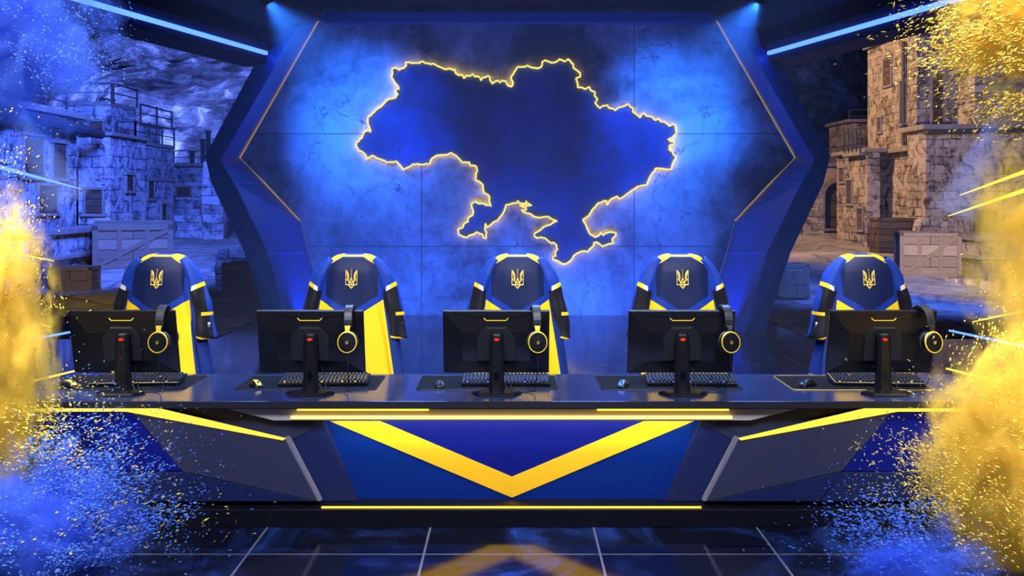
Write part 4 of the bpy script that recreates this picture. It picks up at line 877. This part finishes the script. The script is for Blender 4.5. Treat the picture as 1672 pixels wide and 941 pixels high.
# ------------------------------------------------------------------ light rods at both sides
def rod(label, a, b_, r0, r1, mt, D0, D1):
    p0, p1 = P(a[0], a[1], D0), P(b_[0], b_[1], D1)
    t = MB(); d = p1 - p0; t.tube([d * (k / 6) for k in range(7)], [r0 + (r1 - r0) * k / 6 for k in range(7)], 8)
    tag(t.build('laser_beam', mt, loc=p0), label, 'light beam', 'slanting light beams at the sides')
rod('thick pale blue light beam pointing at the big tilted crate', (-60, 257), (134, 309), .022, .004, M['beam_blue'], 6.6, 8.2)
rod('yellow light beam just above the small yellow-lit crate', (-60, 398), (88, 426), .014, .003, M['beam_yel'], 6.6, 8.0)
rod('yellow light beam above the lowest blue beam, left of the leftmost monitor', (-60, 498), (82, 534), .014, .003, M['beam_yel'], 6.6, 7.6)
rod('bright blue light beam ending behind the leftmost monitor', (-60, 576), (128, 540), .014, .008, M['beam_blue'], 6.4, 7.6)
rod('yellow light beam along the desk end behind the yellow-striped mouse', (-60, 650), (122, 606), .010, .006, M['beam_yel'], 5.9, 6.6)
rod('upper yellow light beam crossing the stone wall on the tower side', (1740, 256), (1567, 319), .022, .003, M['beam_yel'], 6.6, 8.2)
rod('long yellow light beam just above the big crate on the tower side', (1740, 288), (1548, 353), .022, .003, M['beam_yel'], 6.6, 8.2)
rod('yellow light beam above the blue one, right of the rightmost monitor', (1740, 492), (1588, 526), .015, .004, M['beam_yel'], 6.6, 7.8)
rod('bright blue light beam beside the rightmost headset', (1740, 580), (1550, 540), .014, .008, M['beam_blue'], 6.4, 7.6)
rod('yellow light beam along the desk end beside the rightmost keyboard', (1740, 650), (1545, 602), .012, .006, M['beam_yel'], 5.9, 6.6)

# ------------------------------------------------------------------ haze over the stage
def m_haze(name, colr, dens, noise_scale=None, shape=None, g=0.0):
    t = NT(name); v = t.n('ShaderNodeVolumePrincipled'); v.inputs['Color'].default_value = (*colr, 1); v.inputs['Anisotropy'].default_value = g
    v.inputs['Density'].default_value = dens; t.ln(v.outputs[0], t.out.inputs['Volume'])
    return t, v
t_, v_ = m_haze('stage_haze', (0.8, 0.85, 1.0), 0.033)
b = MB(); b.box((WX, 11.35, 2.17), (7.0, 5.9, 4.3)); tag(b.build('haze', t_.m), 'thin blue haze over the back of the stage, lit by the ceiling spotlights', 'haze', kind='stuff')

for lab, a_, b_ in (('slanting blue light shaft shaped from haze on the tower side, crossing the stone wall', (1668, 130), (1558, 350)), ('slanting blue light shaft shaped from haze before the bright blue house', (6, 150), (112, 330))):
    t_, v_ = m_haze('shaft_shaped_haze', (0.8, 0.85, 1.0), 0.55)
    p0, p1 = P(*a_, 7.5), P(*b_, 7.5); b = MB(); d = p1 - p0
    b.tube([d * (k / 4) for k in range(5)], [.05 + .035 * k for k in range(5)], 14); tag(b.build('light_shaft', t_.m, loc=p0), lab, 'light shaft', kind='stuff')  # light shaft put into the shape of a cone of denser haze
# ------------------------------------------------------------------ powder bursts at both sides
def m_powder(name, colr, dens, scale, thr, seed):
    t, v = m_haze(name, colr, 0.0); co = t.coords()
    ln = t.n('ShaderNodeVectorMath', operation='LENGTH'); t.ln(co, ln.inputs[0])
    fall = t.ma('SUBTRACT', 1.0, ln.outputs['Value'])
    mp = t.n('ShaderNodeMapping'); mp.inputs['Location'].default_value = (seed, seed * 2, seed * 3); t.ln(co, mp.inputs[0])
    nz = t.noise(mp.outputs[0], scale, 5, 0.62, 0.7)
    f = t.ma('SUBTRACT', t.ma('MULTIPLY_ADD', t.ma('SUBTRACT', nz, 0.5), 2.4, t.ma('MULTIPLY', fall, 0.9)), thr)
    f = t.ma('MULTIPLY', t.ma('MAXIMUM', f, 0.0), t.ma('MULTIPLY', t.ma('MINIMUM', t.ma('MULTIPLY', fall, 6.0), 1.0), dens))
    t.ln(f, v.inputs['Density']); return t.m
def cloud(label, px, py, D, rx, rz, ry, colr, dens, thr=.72, scale=2.6, seed=1.0):
    bm = bmesh.new(); bmesh.ops.create_icosphere(bm, subdivisions=3, radius=1.0)
    me = bpy.data.meshes.new('powder_cloud'); bm.to_mesh(me); bm.free(); me.materials.append(m_powder('powder', colr, dens, scale, thr, seed))
    o = bpy.data.objects.new('powder_cloud', me); col.objects.link(o); o.location = P(px, py, D); o.scale = (rx * D / F, ry, rz * D / F)
    tag(o, label, 'powder cloud', kind='stuff')
PY, PB = (1.0, 0.70, 0.10), (0.12, 0.26, 1.0)
cloud('yellow powder cloud over the desk end under the blue-lit ruins', -10, 590, 4.75, 120, 330, .30, PY, 42, .22, 3.2, 1)
cloud('blue powder cloud low in front of the desk, on the ruin side', 60, 870, 4.6, 230, 190, .30, PB, 38, .38, 3.4, 2)
cloud('blue powder cloud high up at the frame edge, above the ruins', 20, 60, 6.2, 190, 210, .40, PB, 22, .22, 3.0, 3)
cloud('big yellow powder cloud low at the desk end on the tower side', 1680, 770, 4.65, 200, 270, .30, PY, 50, .18, 3.4, 4)
cloud('yellow powder cloud high up before the second stone tower', 1680, 40, 6.2, 190, 160, .40, PY, 44, .33, 3.2, 5)
cloud('yellow haze of powder above the desk end on the tower side', 1690, 430, 5.4, 140, 240, .35, PY, 18, .25, 2.8, 6)
cloud('blue powder cloud on the floor before the big yellow cloud', 1490, 920, 4.5, 180, 100, .30, PB, 26, .40, 3.6, 7)
import numpy as np
def flakes(name, label, blobs, mt, seed, smin=.004, smax=.011):
    """uncountable powder flakes: many small elongated chips in one object"""
    rng = np.random.default_rng(seed); V = []; 
    octv = np.array([(1, 0, 0), (-1, 0, 0), (0, 1, 0), (0, -1, 0), (0, 0, 1), (0, 0, -1)], float)
    octf = np.array([(0, 2, 4), (2, 1, 4), (1, 3, 4), (3, 0, 4), (2, 0, 5), (1, 2, 5), (3, 1, 5), (0, 3, 5)])
    for px, py, D, sx, sy, sd, n, dirx, dirz in blobs:
        c = np.array(P(px, py, D)); k = D / F
        m = 0
        while m < n:
            q = rng.normal(0, 1, 3); p = c + q * np.array((sx * k, sd, sy * k))
            if p[2] < .012: continue
            f = noise.noise((p[0] * 6, p[1] * 6, p[2] * 6 + seed)) + .5 * noise.noise((p[0] * 17, p[1] * 17, p[2] * 17))
            if f < -.10 + .25 * rng.random(): continue
            r = math.sqrt(q[0] ** 2 + q[2] ** 2); s = (smin + (smax - smin) * rng.random() ** 2.2) * (1.0 if r < 1.6 else .75)
            d = np.array((dirx, rng.normal(0, .3), dirz)) + rng.normal(0, .35, 3); d /= np.linalg.norm(d); a = np.cross(d, rng.normal(0, 1, 3)); a /= np.linalg.norm(a); e = np.cross(d, a)
            R = np.stack((d * s * (1 + rng.random()), a * s * .55, e * s * .35)); V.append(octv @ R + p); m += 1
    V = np.concatenate(V); nn = len(V) // 6; Fc = (octf[None] + (np.arange(nn) * 6)[:, None, None]).reshape(-1)
    me = bpy.data.meshes.new(name); me.vertices.add(len(V)); me.vertices.foreach_set('co', V.reshape(-1)); nf = nn * 8
    me.loops.add(nf * 3); me.loops.foreach_set('vertex_index', Fc); me.polygons.add(nf); me.polygons.foreach_set('loop_start', np.arange(nf) * 3); me.update(calc_edges=True)
    me.materials.append(mt); o = bpy.data.objects.new(name, me); col.objects.link(o); tag(o, label, 'powder flakes', kind='stuff')
fy = plain('yellow_powder', (1.0, .62, .07), .6, 0, .1, 30); fb = plain('blue_powder', (.10, .25, 1.0), .5, 0, .25, 30)
flakes('yellow_powder_flakes', 'yellow powder flakes drifting over the desk end on the ruin side', [(5, 500, 4.8, 34, 130, .12, 2600, .3, .9), (55, 715, 4.7, 48, 45, .12, 1400, .8, -.3), (180, 740, 4.7, 75, 60, .1, 420, .9, .3), (28, 640, 4.8, 22, 24, .12, 450, .9, .3), (200, 850, 4.5, 90, 30, .1, 260, .9, .3)], fy, 11)
flakes('blue_powder_flakes', 'blue powder flakes bursting over the floor on the ruin side', [(130, 800, 4.65, 75, 70, .14, 3800, .8, .45), (200, 830, 4.6, 70, 45, .12, 1200, .9, .2), (60, 880, 4.5, 80, 40, .1, 1500, .8, .2)], fb, 12)
flakes('blue_powder_flakes', 'blue powder flakes high up before the dark cliff on the ruin side', [(70, 70, 6.1, 70, 60, .2, 1900, .7, -.6), (120, 110, 6.1, 45, 45, .15, 420, .7, -.6)], fb, 13, .004, .010)
flakes('yellow_powder_flakes', 'yellow powder flakes low over the desk end on the tower side', [(1610, 790, 4.65, 65, 70, .14, 4200, .8, -.5), (1560, 790, 4.65, 70, 50, .12, 1500, .9, -.2), (1635, 680, 4.7, 40, 36, .12, 900, .3, .9), (1520, 740, 4.7, 60, 55, .1, 260, .7, -.6), (1640, 600, 4.9, 35, 60, .12, 900, .4, .9)], fy, 14)
flakes('yellow_powder_flakes', 'yellow powder flakes high up before the two stone towers', [(1620, 60, 6.1, 65, 55, .2, 2900, .85, .5), (1560, 75, 6.1, 50, 40, .15, 700, .85, .5), (1650, 160, 6.1, 45, 40, .15, 900, .85, .5)], fy, 15, .005, .021)
flakes('blue_powder_flakes', 'blue powder flakes spraying over the floor on the tower side', [(1480, 870, 4.55, 80, 38, .1, 1500, .9, -.2), (1430, 850, 4.6, 60, 40, .1, 300, .9, -.2)], fb, 16)
